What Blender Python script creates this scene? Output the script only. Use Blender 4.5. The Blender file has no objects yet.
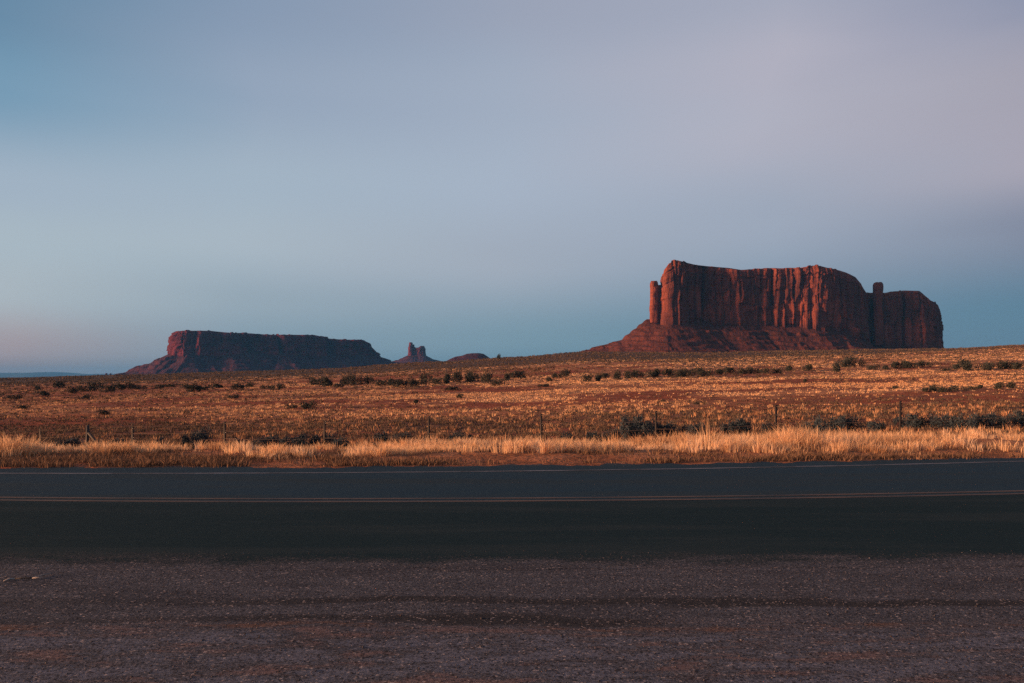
import bpy, math, random
import numpy as np
from mathutils import Vector

random.seed(7)
rng = np.random.default_rng(11)
SC = bpy.context.scene
C = SC.collection
R = math.radians

# ------------------------------------------------------------------ camera
F = 796.4            # focal length in pixels (28 mm on a 36 mm wide frame)
YH = 378.0           # row of the true horizon
CAMZ = 1.56
cam_data = bpy.data.cameras.new('camera')
cam_data.lens = 28.0
cam_data.sensor_width = 36.0
cam_data.shift_y = (YH - 341.5) / 1024.0
cam_data.clip_start = 0.1
cam_data.clip_end = 120000.0
cam = bpy.data.objects.new('camera', cam_data)
cam.location = (0, 0, CAMZ)
cam.rotation_euler = (R(90), 0, 0)
C.objects.link(cam)
SC.camera = cam

# ------------------------------------------------------------------ world
SUN_AZ = R(-103.0)     # azimuth from +Y towards +X: behind the camera, far to the left
SUN_EL = R(7.5)
sun_dir = Vector((math.sin(SUN_AZ) * math.cos(SUN_EL), math.cos(SUN_AZ) * math.cos(SUN_EL), math.sin(SUN_EL)))


def lin(c):
    return [((v / 255) / 12.92 if v <= 10 else ((v / 255 + 0.055) / 1.055) ** 2.4) for v in c]


world = bpy.data.worlds.new('World')
SC.world = world
world.use_nodes = True
wt = world.node_tree
for n in list(wt.nodes):
    wt.nodes.remove(n)


def wn(t, **kw):
    n = wt.nodes.new(t)
    for k, v in kw.items():
        setattr(n, k, v)
    return n


def wmath(op, a, b=None, c=None, clamp=False):
    n = wn('ShaderNodeMath', operation=op, use_clamp=clamp)
    for i, v in enumerate((a, b, c)):
        if v is None:
            continue
        if isinstance(v, (int, float)):
            n.inputs[i].default_value = v
        else:
            wt.links.new(v, n.inputs[i])
    return n.outputs[0]


sky = wn('ShaderNodeTexSky', sky_type='NISHITA')
sky.sun_disc = False
sky.sun_elevation = SUN_EL
sky.sun_rotation = SUN_AZ
sky.altitude = 1600
sky.air_density = 1.0
sky.dust_density = 1.5
bg_sky = wn('ShaderNodeBackground')
bg_sky.inputs['Strength'].default_value = 0.0040
wt.links.new(sky.outputs[0], bg_sky.inputs['Color'])

# thin dusk veil of cloud: colour by elevation, for five azimuths
tc = wn('ShaderNodeTexCoord')
sep = wn('ShaderNodeSeparateXYZ')
wt.links.new(tc.outputs['Generated'], sep.inputs[0])
az0 = wmath('ARCTAN2', sep.outputs[0], sep.outputs[1])
noi = wn('ShaderNodeTexNoise')
noi.inputs['Scale'].default_value = 2.2
noi.inputs['Detail'].default_value = 3.0
mp = wn('ShaderNodeMapping')
mp.inputs['Scale'].default_value = (1.0, 1.0, 5.0)
mp.inputs['Rotation'].default_value = (0.0, R(14), 0.0)
wt.links.new(tc.outputs['Generated'], mp.inputs[0])
wt.links.new(mp.outputs[0], noi.inputs['Vector'])
az = wmath('ADD', az0, wmath('MULTIPLY', wmath('SUBTRACT', noi.outputs[0], 0.5), 0.18))
el0 = wmath('ARCSINE', sep.outputs[2])
amp = wmath('MULTIPLY', wmath('SUBTRACT', noi.outputs[0], 0.5), wmath('MULTIPLY', el0, 0.12))
el = wmath('ADD', el0, amp)
ELMAX = 1.5708
elp = wmath('DIVIDE', el, ELMAX, clamp=True)
ZEN = (84, 104, 142)
COLS = [
    (4,   [(367, (152, 132, 136)), (352, (165, 148, 154)), (292, (171, 181, 189)), (242, (169, 183, 193)), (182, (161, 177, 193)), (90, (118, 153, 178)), (0, (100, 135, 162))]),
    (256, [(370, (120, 142, 158)), (345, (132, 153, 169)), (302, (149, 165, 178)), (242, (169, 182, 193)), (182, (163, 179, 194)), (90, (148, 164, 185)), (0, (134, 152, 176))]),
    (512, [(370, (98, 130, 150)), (342, (117, 145, 163)), (262, (161, 170, 184)), (182, (166, 178, 195)), (92, (161, 172, 190)), (0, (154, 162, 181))]),
    (768, [(370, (88, 118, 140)), (342, (97, 130, 152)), (222, (156, 165, 182)), (122, (176, 176, 190)), (60, (177, 175, 189)), (0, (165, 168, 185))]),
    (1020, [(370, (82, 113, 140)), (312, (85, 120, 145)), (232, (126, 131, 151)), (167, (167, 161, 174)), (82, (165, 161, 174)), (0, (142, 147, 169))]),
]
SKYGAIN = 0.496
outs = []
for px, pts in COLS:
    r = wn('ShaderNodeValToRGB')
    cr = r.color_ramp
    cr.interpolation = 'B_SPLINE' if False else 'EASE'
    d = math.hypot(F, px - 512)
    stops = [(max(0.0, math.atan((YH - y) / d) / ELMAX), lin(c)) for y, c in pts]
    last = stops[-1]
    stops.append((0.5, [0.6 * a + 0.4 * b for a, b in zip(last[1], lin(ZEN))]))
    stops.append((1.0, lin(ZEN)))
    while len(cr.elements) < len(stops):
        cr.elements.new(0.5)
    for e, (p, c) in zip(cr.elements, stops):
        e.position = p
    for e, (p, c) in zip(cr.elements, stops):
        e.color = [v * SKYGAIN for v in c] + [1]
    wt.links.new(elp, r.inputs[0])
    outs.append((math.atan((px - 512) / F), r.outputs[0]))
cur = outs[0][1]
for i in range(1, 5):
    mr = wn('ShaderNodeMapRange')
    mr.clamp = True
    wt.links.new(az, mr.inputs['Value'])
    mr.inputs['From Min'].default_value = outs[i - 1][0]
    mr.inputs['From Max'].default_value = outs[i][0]
    mx = wn('ShaderNodeMix', data_type='RGBA')
    wt.links.new(mr.outputs[0], mx.inputs[0])
    wt.links.new(cur, mx.inputs[6])
    wt.links.new(outs[i][1], mx.inputs[7])
    cur = mx.outputs[2]
# warm afterglow round the sun (behind the camera)
dotn = wn('ShaderNodeVectorMath', operation='DOT_PRODUCT')
wt.links.new(tc.outputs['Generated'], dotn.inputs[0])
dotn.inputs[1].default_value = sun_dir
glow = wmath('POWER', wmath('MAXIMUM', dotn.outputs['Value'], 0.0), 8.0)
mg = wn('ShaderNodeMix', data_type='RGBA', blend_type='ADD')
wt.links.new(glow, mg.inputs[0])
wt.links.new(cur, mg.inputs[6])
mg.inputs[7].default_value = (0.95, 0.42, 0.18, 1)
bg_veil = wn('ShaderNodeBackground')
bg_veil.inputs['Strength'].default_value = 1.0
wt.links.new(mg.outputs[2], bg_veil.inputs['Color'])
addsh = wn('ShaderNodeAddShader')
wt.links.new(bg_sky.outputs[0], addsh.inputs[0])
wt.links.new(bg_veil.outputs[0], addsh.inputs[1])
wo = wn('ShaderNodeOutputWorld')
wt.links.new(addsh.outputs[0], wo.inputs['Surface'])

# ------------------------------------------------------------------ sun
sd = bpy.data.lights.new('sun', 'SUN')
sd.energy = 5.0
sd.angle = R(12)
sd.color = (1.0, 0.53, 0.28)
so = bpy.data.objects.new('sun', sd)
so.rotation_euler = (-sun_dir).to_track_quat('-Z', 'Y').to_euler()
so.location = (-300, -120, 80)
C.objects.link(so)

SC.view_settings.view_transform = 'Standard'
SC.view_settings.look = 'None'
SC.view_settings.gamma = 1.0
SC.view_settings.exposure = 1.0
SC.view_settings.use_curve_mapping = False
SC.cycles.max_bounces = 6
SC.cycles.volume_bounces = 0
SC.cycles.use_denoising = False

# ------------------------------------------------------------------ helpers


def hash2(ix, iy, seed):
    n = (ix.astype(np.int64) * 374761393 + iy.astype(np.int64) * 668265263 + seed * 1274126177) & 0xFFFFFFFF
    n = ((n ^ (n >> 13)) * 1274126177) & 0xFFFFFFFF
    n = (n ^ (n >> 16)) & 0xFFFFFF
    return n / float(0xFFFFFF)


def vnoise(x, y, seed=0):
    x = np.asarray(x, float); y = np.asarray(y, float)
    x, y = np.broadcast_arrays(x, y)
    ix = np.floor(x); iy = np.floor(y)
    fx = x - ix; fy = y - iy
    fx = fx * fx * fx * (fx * (fx * 6 - 15) + 10); fy = fy * fy * fy * (fy * (fy * 6 - 15) + 10)
    a = hash2(ix, iy, seed); b = hash2(ix + 1, iy, seed)
    c = hash2(ix, iy + 1, seed); d = hash2(ix + 1, iy + 1, seed)
    return (a + (b - a) * fx) * (1 - fy) + (c + (d - c) * fx) * fy - 0.5


def fbm(x, y, seed=0, octv=4, gain=0.5):
    s = 0; a = 1.0
    for i in range(octv):
        s = s + a * vnoise(np.asarray(x) * 2 ** i + 17.3 * i, np.asarray(y) * 2 ** i - 9.1 * i, seed + i)
        a *= gain
    return s


def sstep(a, b, x):
    t = np.clip((np.asarray(x, float) - a) / (b - a), 0, 1)
    return t * t * (3 - 2 * t)


def mesh_obj(name, verts, faces, mat=None, parent=None, smooth=False, colattr=None, link=True):
    """verts (n,3); faces: list of int arrays each (k, 3) or (k, 4)."""
    verts = np.asarray(verts, np.float32).reshape(-1, 3)
    if not isinstance(faces, list):
        faces = [faces]
    faces = [np.asarray(f, np.int32) for f in faces if len(f)]
    me = bpy.data.meshes.new(name)
    me.vertices.add(len(verts))
    me.vertices.foreach_set('co', verts.ravel())
    loops = np.concatenate([f.ravel() for f in faces])
    tot = np.concatenate([np.full(len(f), f.shape[1], np.int32) for f in faces])
    start = np.concatenate([[0], np.cumsum(tot)[:-1]]).astype(np.int32)
    me.loops.add(len(loops))
    me.loops.foreach_set('vertex_index', loops)
    me.polygons.add(len(tot))
    me.polygons.foreach_set('loop_start', start)
    me.polygons.foreach_set('loop_total', tot)
    if smooth:
        me.polygons.foreach_set('use_smooth', np.ones(len(tot), bool))
    me.update(calc_edges=True)
    me.validate()
    if colattr is not None:
        a = me.color_attributes.new('tint', 'FLOAT_COLOR', 'POINT')
        a.data.foreach_set('color', np.asarray(colattr, np.float32).ravel())
    if mat:
        me.materials.append(mat)
    if not link:
        return me
    o = bpy.data.objects.new(name, me)
    C.objects.link(o)
    if parent is not None:
        o.parent = parent
    return o


def grid_faces(nr, nc, wrap=False):
    cols = nc if wrap else nc - 1
    i, j = np.meshgrid(np.arange(nr - 1), np.arange(cols), indexing='ij')
    j2 = (j + 1) % nc
    return np.stack([i * nc + j, i * nc + j2, (i + 1) * nc + j2, (i + 1) * nc + j], -1).reshape(-1, 4)


def tag(o, label=None, cat=None, group=None, kind=None):
    if label:
        o['label'] = label
    if cat:
        o['category'] = cat
    if group:
        o['group'] = group
    if kind:
        o['kind'] = kind
    return o


def empty(name, loc=(0, 0, 0)):
    o = bpy.data.objects.new(name, None)
    o.location = loc
    o.empty_display_size = 0.3
    C.objects.link(o)
    return o


def tube(points, radii, sides=8):
    """a tapering tube along points -> verts, quads, caps"""
    P = [Vector(p) for p in points]
    V = []; Fq = []
    up = Vector((0.31, 0.13, 0.94))
    for k, p in enumerate(P):
        d = (P[min(k + 1, len(P) - 1)] - P[max(k - 1, 0)]).normalized()
        if abs(d.dot(up)) > 0.95:
            up = Vector((1, 0.1, 0))
        a = d.cross(up).normalized(); b = d.cross(a)
        for s in range(sides):
            t = 2 * math.pi * s / sides
            V.append(p + radii[k] * (math.cos(t) * a + math.sin(t) * b))
    n = len(P)
    for k in range(n - 1):
        for s in range(sides):
            s2 = (s + 1) % sides
            Fq.append((k * sides + s, k * sides + s2, (k + 1) * sides + s2, (k + 1) * sides + s))
    c0 = len(V); V.append(P[0]); V.append(P[-1])
    T = []
    for s in range(sides):
        s2 = (s + 1) % sides
        T.append((c0, s2, s))
        T.append((c0 + 1, (n - 1) * sides + s, (n - 1) * sides + s2))
    return np.array([tuple(v) for v in V]), np.array(Fq), np.array(T)


class MB:
    def __init__(self):
        self.v = []; self.q = []; self.t = []; self.n = 0

    def add(self, v, q=None, t=None):
        v = np.asarray(v, float)
        if q is not None and len(q):
            self.q.append(np.asarray(q) + self.n)
        if t is not None and len(t):
            self.t.append(np.asarray(t) + self.n)
        self.v.append(v); self.n += len(v)

    def tube(self, pts, rad, sides=8):
        self.add(*tube(pts, rad, sides))

    def build(self, name, mat, parent=None, smooth=False):
        f = []
        if self.q:
            f.append(np.concatenate(self.q))
        if self.t:
            f.append(np.concatenate(self.t))
        return mesh_obj(name, np.concatenate(self.v), f, mat, parent, smooth)


# ------------------------------------------------------------------ materials
def new_mat(name, rough=0.9, spec=0.15):
    m = bpy.data.materials.new(name)
    m.use_nodes = True
    nt = m.node_tree
    b = nt.nodes['Principled BSDF']
    b.inputs['Roughness'].default_value = rough
    b.inputs['Specular IOR Level'].default_value = spec
    return m, nt, b


class NT:
    """short-hand for building shader nodes"""

    def __init__(self, nt):
        self.nt = nt
        self.geo = nt.nodes.new('ShaderNodeNewGeometry')

    def n(self, t, **kw):
        n = self.nt.nodes.new(t)
        for k, v in kw.items():
            setattr(n, k, v)
        return n

    def L(self, a, b):
        self.nt.links.new(a, b)

    def put(self, sock, v):
        if isinstance(v, (int, float)):
            sock.default_value = v
        elif isinstance(v, (tuple, list)):
            sock.default_value = tuple(v) + ((1,) if len(v) == 3 and sock.type == 'RGBA' else ())
        else:
            self.L(v, sock)

    def pos(self, scale=(1, 1, 1)):
        m = self.n('ShaderNodeMapping')
        m.inputs['Scale'].default_value = scale
        self.L(self.geo.outputs['Position'], m.inputs[0])
        return m.outputs[0]

    def noise(self, vec, scale, detail=4, rough=0.55, out=0):
        n = self.n('ShaderNodeTexNoise')
        self.L(vec, n.inputs['Vector'])
        n.inputs['Scale'].default_value = scale
        n.inputs['Detail'].default_value = detail
        n.inputs['Roughness'].default_value = rough
        return n.outputs[out]

    def vor(self, vec, scale, out='Distance', **kw):
        n = self.n('ShaderNodeTexVoronoi', **kw)
        self.L(vec, n.inputs['Vector'])
        n.inputs['Scale'].default_value = scale
        return n.outputs[out]

    def rng(self, v, a, b, c=0.0, d=1.0, smooth=True):
        n = self.n('ShaderNodeMapRange', interpolation_type='SMOOTHSTEP' if smooth else 'LINEAR')
        n.clamp = True
        self.put(n.inputs['Value'], v)
        for k, x in (('From Min', a), ('From Max', b), ('To Min', c), ('To Max', d)):
            n.inputs[k].default_value = x
        return n.outputs[0]

    def mix(self, f, a, b, mode='MIX'):
        n = self.n('ShaderNodeMix', data_type='RGBA', blend_type=mode)
        self.put(n.inputs[0], f); self.put(n.inputs[6], a); self.put(n.inputs[7], b)
        return n.outputs[2]

    def math(self, op, a, b=None, clamp=False):
        n = self.n('ShaderNodeMath', operation=op, use_clamp=clamp)
        self.put(n.inputs[0], a)
        if b is not None:
            self.put(n.inputs[1], b)
        return n.outputs[0]

    def bump(self, h, strength, dist, bsdf):
        n = self.n('ShaderNodeBump')
        n.inputs['Strength'].default_value = strength
        n.inputs['Distance'].default_value = dist
        self.L(h, n.inputs['Height'])
        self.L(n.outputs[0], bsdf.inputs['Normal'])

    def attr(self, name='tint'):
        n = self.n('ShaderNodeAttribute')
        n.attribute_name = name
        return n.outputs['Color']


def rock_mat(name, base, dark, pale, cell=1.0, varnish=0.5):
    m, nt, b = new_mat(name, 0.95, 0.05)
    k = NT(nt)
    streak = k.noise(k.pos((1, 1, 0.10)), 0.045 * cell, 6, 0.62)
    big = k.noise(k.pos((1, 1, 0.45)), 0.014 * cell, 4, 0.5)
    strata = k.noise(k.pos((0.06, 0.06, 1)), 0.11 * cell, 4, 0.6)
    fine = k.noise(k.pos((1, 1, 0.5)), 0.25 * cell, 5, 0.65)
    c = k.mix(k.rng(strata, 0.35, 0.68), base, pale)
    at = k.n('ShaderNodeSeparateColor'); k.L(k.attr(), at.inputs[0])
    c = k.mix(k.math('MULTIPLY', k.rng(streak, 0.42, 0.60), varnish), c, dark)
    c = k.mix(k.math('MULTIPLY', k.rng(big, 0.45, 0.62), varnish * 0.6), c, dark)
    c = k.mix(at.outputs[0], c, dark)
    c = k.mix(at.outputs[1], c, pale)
    c = k.mix(k.math('MULTIPLY', k.rng(fine, 0.35, 0.75), 0.35), c, dark)
    k.L(c, b.inputs['Base Color'])
    h = k.math('ADD', k.math('MULTIPLY', streak, 2.0), k.math('ADD', k.math('MULTIPLY', fine, 0.6), k.math('MULTIPLY', strata, 0.8)))
    k.bump(h, 0.9, 7.0 / cell, b)
    return m


M_rock = rock_mat('red_sandstone', (0.18, 0.047, 0.029), (0.078, 0.028, 0.023), (0.26, 0.066, 0.038), 1.0, 0.55)
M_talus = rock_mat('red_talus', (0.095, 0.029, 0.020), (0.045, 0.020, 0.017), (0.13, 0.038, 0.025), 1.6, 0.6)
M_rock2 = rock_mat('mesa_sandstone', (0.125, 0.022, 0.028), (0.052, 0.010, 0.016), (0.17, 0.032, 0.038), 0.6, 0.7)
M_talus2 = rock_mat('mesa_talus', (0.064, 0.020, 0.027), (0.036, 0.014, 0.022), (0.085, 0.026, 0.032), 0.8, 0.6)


def ground_mat():
    m, nt, b = new_mat('desert_soil', 0.95, 0.05)
    k = NT(nt)
    base = k.attr()
    p = k.pos()
    n1 = k.noise(p, 0.9, 6, 0.65)
    n2 = k.noise(k.pos((1, 1, 1)), 6.0, 4, 0.6)
    n3 = k.noise(p, 0.07, 5, 0.6)
    c = k.mix(k.rng(n1, 0.35, 0.7), (0.60, 0.55, 0.52), (1.25, 1.25, 1.25))
    c = k.mix(1.0, base, c, 'MULTIPLY')
    c = k.mix(k.math('MULTIPLY', k.rng(n3, 0.5, 0.68), 0.4), c, (0.09, 0.065, 0.05))
    k.L(c, b.inputs['Base Color'])
    k.bump(k.math('ADD', n1, k.math('MULTIPLY', n2, 0.35)), 0.8, 0.35, b)
    return m


M_ground = ground_mat()


def gravel_colour(k):
    """colour and height of the gravel pullout (also shows where the asphalt crumbles away)"""
    p = k.pos()
    xyz = k.n('ShaderNodeSeparateXYZ')
    k.L(k.geo.outputs['Position'], xyz.inputs[0])
    x, y = xyz.outputs[0], xyz.outputs[1]
    flow = k.noise(k.pos((0.35, 1.2, 1)), 1.3, 5, 0.6)
    flow2 = k.noise(k.pos((0.45, 1.5, 1)), 3.2, 6, 0.7)
    yy = k.math('ADD', y, k.math('MULTIPLY', k.math('SUBTRACT', flow, 0.5), 0.55))
    agg = k.noise(p, 85, 4, 0.75)
    agg2 = k.noise(p, 34, 4, 0.7)
    cell = k.vor(p, 75, 'Color')
    cs = k.n('ShaderNodeSeparateColor'); k.L(cell, cs.inputs[0])
    col = k.mix(k.rng(agg, 0.30, 0.72), (0.012, 0.014, 0.0165), (0.198, 0.200, 0.226))
    big = k.noise(k.pos((0.6, 1.6, 1)), 0.9, 5, 0.65)
    col = k.mix(k.rng(flow2, 0.35, 0.65, 0.0, 0.45), col, (0.036, 0.037, 0.043))
    col = k.mix(k.rng(big, 0.48, 0.66, 0.0, 0.55), col, (0.042, 0.044, 0.052))
    # bluish grey dust in drifts close by, brown dust elsewhere
    col = k.mix(k.math('MULTIPLY', k.rng(flow2, 0.46, 0.58), k.rng(yy, 5.0, 4.8, 0.0, 0.75)), col, (0.140, 0.148, 0.185))
    col = k.mix(k.math('MULTIPLY', k.rng(flow2, 0.48, 0.38), k.rng(yy, 5.3, 4.9, 0.0, 0.8)), col, (0.165, 0.112, 0.106))
    # thin drift of red sand along the edge of the pavement
    red = k.math('MULTIPLY', k.rng(yy, 4.86, 4.98), k.rng(yy, 5.10, 5.00))
    col = k.mix(k.math('MULTIPLY', red, k.rng(flow2, 0.48, 0.62, 0.0, 0.8)), col, (0.16, 0.090, 0.064))
    # dark oily tyre streaks
    t1 = k.math('MULTIPLY', k.rng(yy, 5.04, 5.12), k.rng(yy, 5.26, 5.17))
    t1 = k.math('MULTIPLY', t1, k.rng(x, 1.25, 0.7))
    t2 = k.math('MULTIPLY', k.rng(yy, 5.42, 5.50), k.rng(yy, 5.68, 5.58))
    tt = k.math('MULTIPLY', k.math('MAXIMUM', t1, t2), k.rng(x, -3.6, -0.6, 0.25, 0.78))
    col = k.mix(tt, col, (0.026, 0.025, 0.025))
    # single pale and dark stones
    st = k.math('MULTIPLY', k.rng(cs.outputs[0], 0.87, 0.95), k.rng(cs.outputs[1], 0.2, 0.9))
    col = k.mix(st, col, (0.34, 0.28, 0.26))
    col = k.mix(k.math('MULTIPLY', k.rng(cs.outputs[2], 0.78, 0.95), 0.75), col, (0.014, 0.012, 0.013))
    col = k.mix(k.rng(agg2, 0.42, 0.62, 0.0, 0.55), col, (0.034, 0.034, 0.038))
    return col, k.math('ADD', agg, agg2)


def shoulder_mat():
    m, nt, b = new_mat('gravel_shoulder', 1.0, 0.03)
    k = NT(nt)
    col, h = gravel_colour(k)
    k.L(col, b.inputs['Base Color'])
    k.bump(h, 1.0, 0.012, b)
    return m


def asphalt_mat():
    m, nt, b = new_mat('asphalt', 1.0, 0.03)
    k = NT(nt)
    base = k.attr()                       # r: far lane, g: wheel-path wear, b: crumbling edge
    s = k.n('ShaderNodeSeparateColor')
    k.L(base, s.inputs[0])
    p = k.pos()
    agg = k.noise(p, 160, 3, 0.7)
    patch = k.noise(k.pos((0.12, 1, 1)), 1.3, 5, 0.6)
    fine = k.noise(k.pos((0.5, 1, 1)), 14, 5, 0.7)
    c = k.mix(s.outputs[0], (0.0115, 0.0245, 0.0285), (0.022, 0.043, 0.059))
    c = k.mix(k.math('MULTIPLY', s.outputs[1], 0.6), c, (0.018, 0.040, 0.058))
    c = k.mix(k.math('MULTIPLY', k.rng(patch, 0.45, 0.62), 0.45), c, (0.028, 0.038, 0.040))
    c = k.mix(k.rng(fine, 0.42, 0.72, 0.0, 0.18), c, (0.034, 0.045, 0.048))
    c = k.mix(k.math('MULTIPLY', k.rng(agg, 0.52, 0.75), 0.3), c, (0.048, 0.058, 0.062))
    e = k.math('ADD', s.outputs[2], k.math('MULTIPLY', k.math('SUBTRACT', k.noise(p, 22, 5, 0.75), 0.5), 1.1))
    e = k.math('ADD', e, k.math('MULTIPLY', k.math('SUBTRACT', k.noise(k.pos((0.5, 1, 1)), 1.6, 5, 0.65), 0.5), 1.3))
    gcol, gh = gravel_colour(k)
    ef = k.rng(e, 0.30, 0.80)
    c = k.mix(ef, c, gcol)
    k.L(c, b.inputs['Base Color'])
    k.bump(k.math('ADD', k.math('MULTIPLY', agg, 0.4), k.math('MULTIPLY', gh, ef)), 1.0, 0.012, b)
    return m


M_asphalt = asphalt_mat()


def paint_mat(name, col, wear):
    m, nt, b = new_mat(name, 0.8, 0.2)
    k = NT(nt)
    n = k.noise(k.pos((0.25, 1, 1)), 3.0, 6, 0.75)
    n2 = k.noise(k.pos((1, 1, 1)), 40.0, 3, 0.75)
    f = k.rng(k.math('ADD', k.math('MULTIPLY', n, 0.72), k.math('MULTIPLY', n2, 0.35)), wear - 0.12, wear + 0.12)
    k.L(k.mix(f, col, (0.026, 0.026, 0.028)), b.inputs['Base Color'])
    return m


M_white = paint_mat('worn_white_paint', (0.17, 0.17, 0.19), 0.52)
M_yellow = paint_mat('worn_yellow_paint', (0.105, 0.064, 0.043), 0.55)


M_shoulder = shoulder_mat()


def island_mat(name, cols, rough=0.9, transl=0.0, clumped=False):
    m, nt, b = new_mat(name, rough, 0.08)
    k = NT(nt)
    r = k.n('ShaderNodeValToRGB')
    cr = r.color_ramp
    while len(cr.elements) < len(cols):
        cr.elements.new(0.5)
    for i, e in enumerate(cr.elements):
        e.position = i / (len(cols) - 1)
    for i, e in enumerate(cr.elements):
        e.color = tuple(cols[i]) + (1,)
    if clumped:
        t = k.n('ShaderNodeSeparateColor'); k.L(k.attr(), t.inputs[0])
        k.L(k.math('ADD', k.math('MULTIPLY', t.outputs[0], 0.8), k.math('MULTIPLY', k.geo.outputs['Random Per Island'], 0.2)), r.inputs[0])
    else:
        k.L(k.geo.outputs['Random Per Island'], r.inputs[0])
    k.L(r.outputs[0], b.inputs['Base Color'])
    if transl:
        tr = k.n('ShaderNodeBsdfTranslucent')
        k.L(r.outputs[0], tr.inputs[0])
        ms = k.n('ShaderNodeMixShader')
        ms.inputs[0].default_value = transl
        out = nt.nodes['Material Output']
        k.L(b.outputs[0], ms.inputs[1]); k.L(tr.outputs[0], ms.inputs[2])
        k.L(ms.outputs[0], out.inputs['Surface'])
    return m


M_straw = island_mat('dry_straw_grass', [(0.36, 0.19, 0.10), (0.58, 0.34, 0.18), (0.70, 0.43, 0.23), (0.78, 0.51, 0.30), (0.82, 0.57, 0.37)], 0.8, 0.48, True)
M_tuft = island_mat('field_straw', [(0.19, 0.090, 0.052), (0.37, 0.185, 0.098), (0.50, 0.28, 0.15), (0.60, 0.36, 0.20), (0.68, 0.45, 0.29)], 0.85, 0.15, True)
M_weed = island_mat('dead_weeds', [(0.10, 0.065, 0.045), (0.20, 0.11, 0.065), (0.07, 0.05, 0.04), (0.30, 0.17, 0.10), (0.13, 0.075, 0.05)], 0.9, 0.15)
M_low = island_mat('low_scrub_leaves', [(0.11, 0.075, 0.05), (0.075, 0.06, 0.045), (0.15, 0.085, 0.055), (0.06, 0.055, 0.045)], 0.9, 0.1)
M_stone = island_mat('gravel_stones', [(0.03, 0.028, 0.03), (0.07, 0.062, 0.066), (0.045, 0.037, 0.037), (0.12, 0.105, 0.11), (0.024, 0.024, 0.027), (0.07, 0.05, 0.045)], 0.85)


def leaf_mat(name, a, b_, c_):
    m, nt, b = new_mat(name, 0.85, 0.08)
    k = NT(nt)
    oi = k.n('ShaderNodeObjectInfo')
    col = k.mix(k.geo.outputs['Random Per Island'], a, b_)
    col = k.mix(k.math('MULTIPLY', oi.outputs['Random'], 0.5), col, c_)
    k.L(col, b.inputs['Base Color'])
    return m


M_sage = leaf_mat('sagebrush_leaves', (0.024, 0.036, 0.045), (0.055, 0.072, 0.082), (0.032, 0.042, 0.052))
M_dark = leaf_mat('dark_bush_leaves', (0.026, 0.030, 0.026), (0.055, 0.056, 0.046), (0.042, 0.048, 0.046))
M_twigs = leaf_mat('bush_twigs', (0.07, 0.055, 0.045), (0.12, 0.095, 0.08), (0.08, 0.065, 0.055))


def simple_mat(name, a, b_, scale=30, rough=0.7, spec=0.3):
    m, nt, b = new_mat(name, rough, spec)
    k = NT(nt)
    k.L(k.mix(k.rng(k.noise(k.pos(), scale, 4), 0.35, 0.65), a, b_), b.inputs['Base Color'])
    return m


M_post = simple_mat('weathered_steel_post', (0.018, 0.015, 0.014), (0.035, 0.024, 0.02))
M_wood = simple_mat('weathered_wood', (0.025, 0.021, 0.02), (0.05, 0.042, 0.038))
M_pale = simple_mat('bleached_wood', (0.24, 0.205, 0.18), (0.32, 0.275, 0.24))
M_wire = simple_mat('rusty_wire', (0.10, 0.07, 0.055), (0.16, 0.11, 0.09))
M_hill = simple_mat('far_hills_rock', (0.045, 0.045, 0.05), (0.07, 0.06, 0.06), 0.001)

# ------------------------------------------------------------------ where things are
NX = 5


def px2x(px, Z):
    return (px - 512) * Z / F


def row2z(y, Z):
    return CAMZ - (y - YH) * Z / F


def line_fit(y0, ym, y1, off=0.0):
    """ground line seen at rows y0, ym, y1 at columns 0, 512, 1024 -> quadratic Y(X) on z = 0"""
    K = CAMZ * F
    P = [(px2x(px, K / (y - YH)), K / (y - YH)) for px, y in ((0, y0), (512, ym), (1024, y1))]
    A = np.array([[1, x, x * x] for x, _ in P])
    co = np.linalg.solve(A, np.array([z for _, z in P]))

    def fn(X):
        X = np.asarray(X, float)
        Xc = np.clip(X, -11, 11)
        return co[0] + co[1] * Xc + co[2] * Xc ** 2 + (co[1] + 2 * co[2] * Xc) * (X - Xc) + off
    return fn


L_white = line_fit(473.5, 471.3, 461.3)
L_yel_far = line_fit(497.6, 498.4, 491.0)
L_yel_near = line_fit(500.4, 501.3, 493.8)
L_near = line_fit(558.5, 558.5, 555.0)
L_faredge = line_fit(467.5, 465.5, 457.5)

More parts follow.
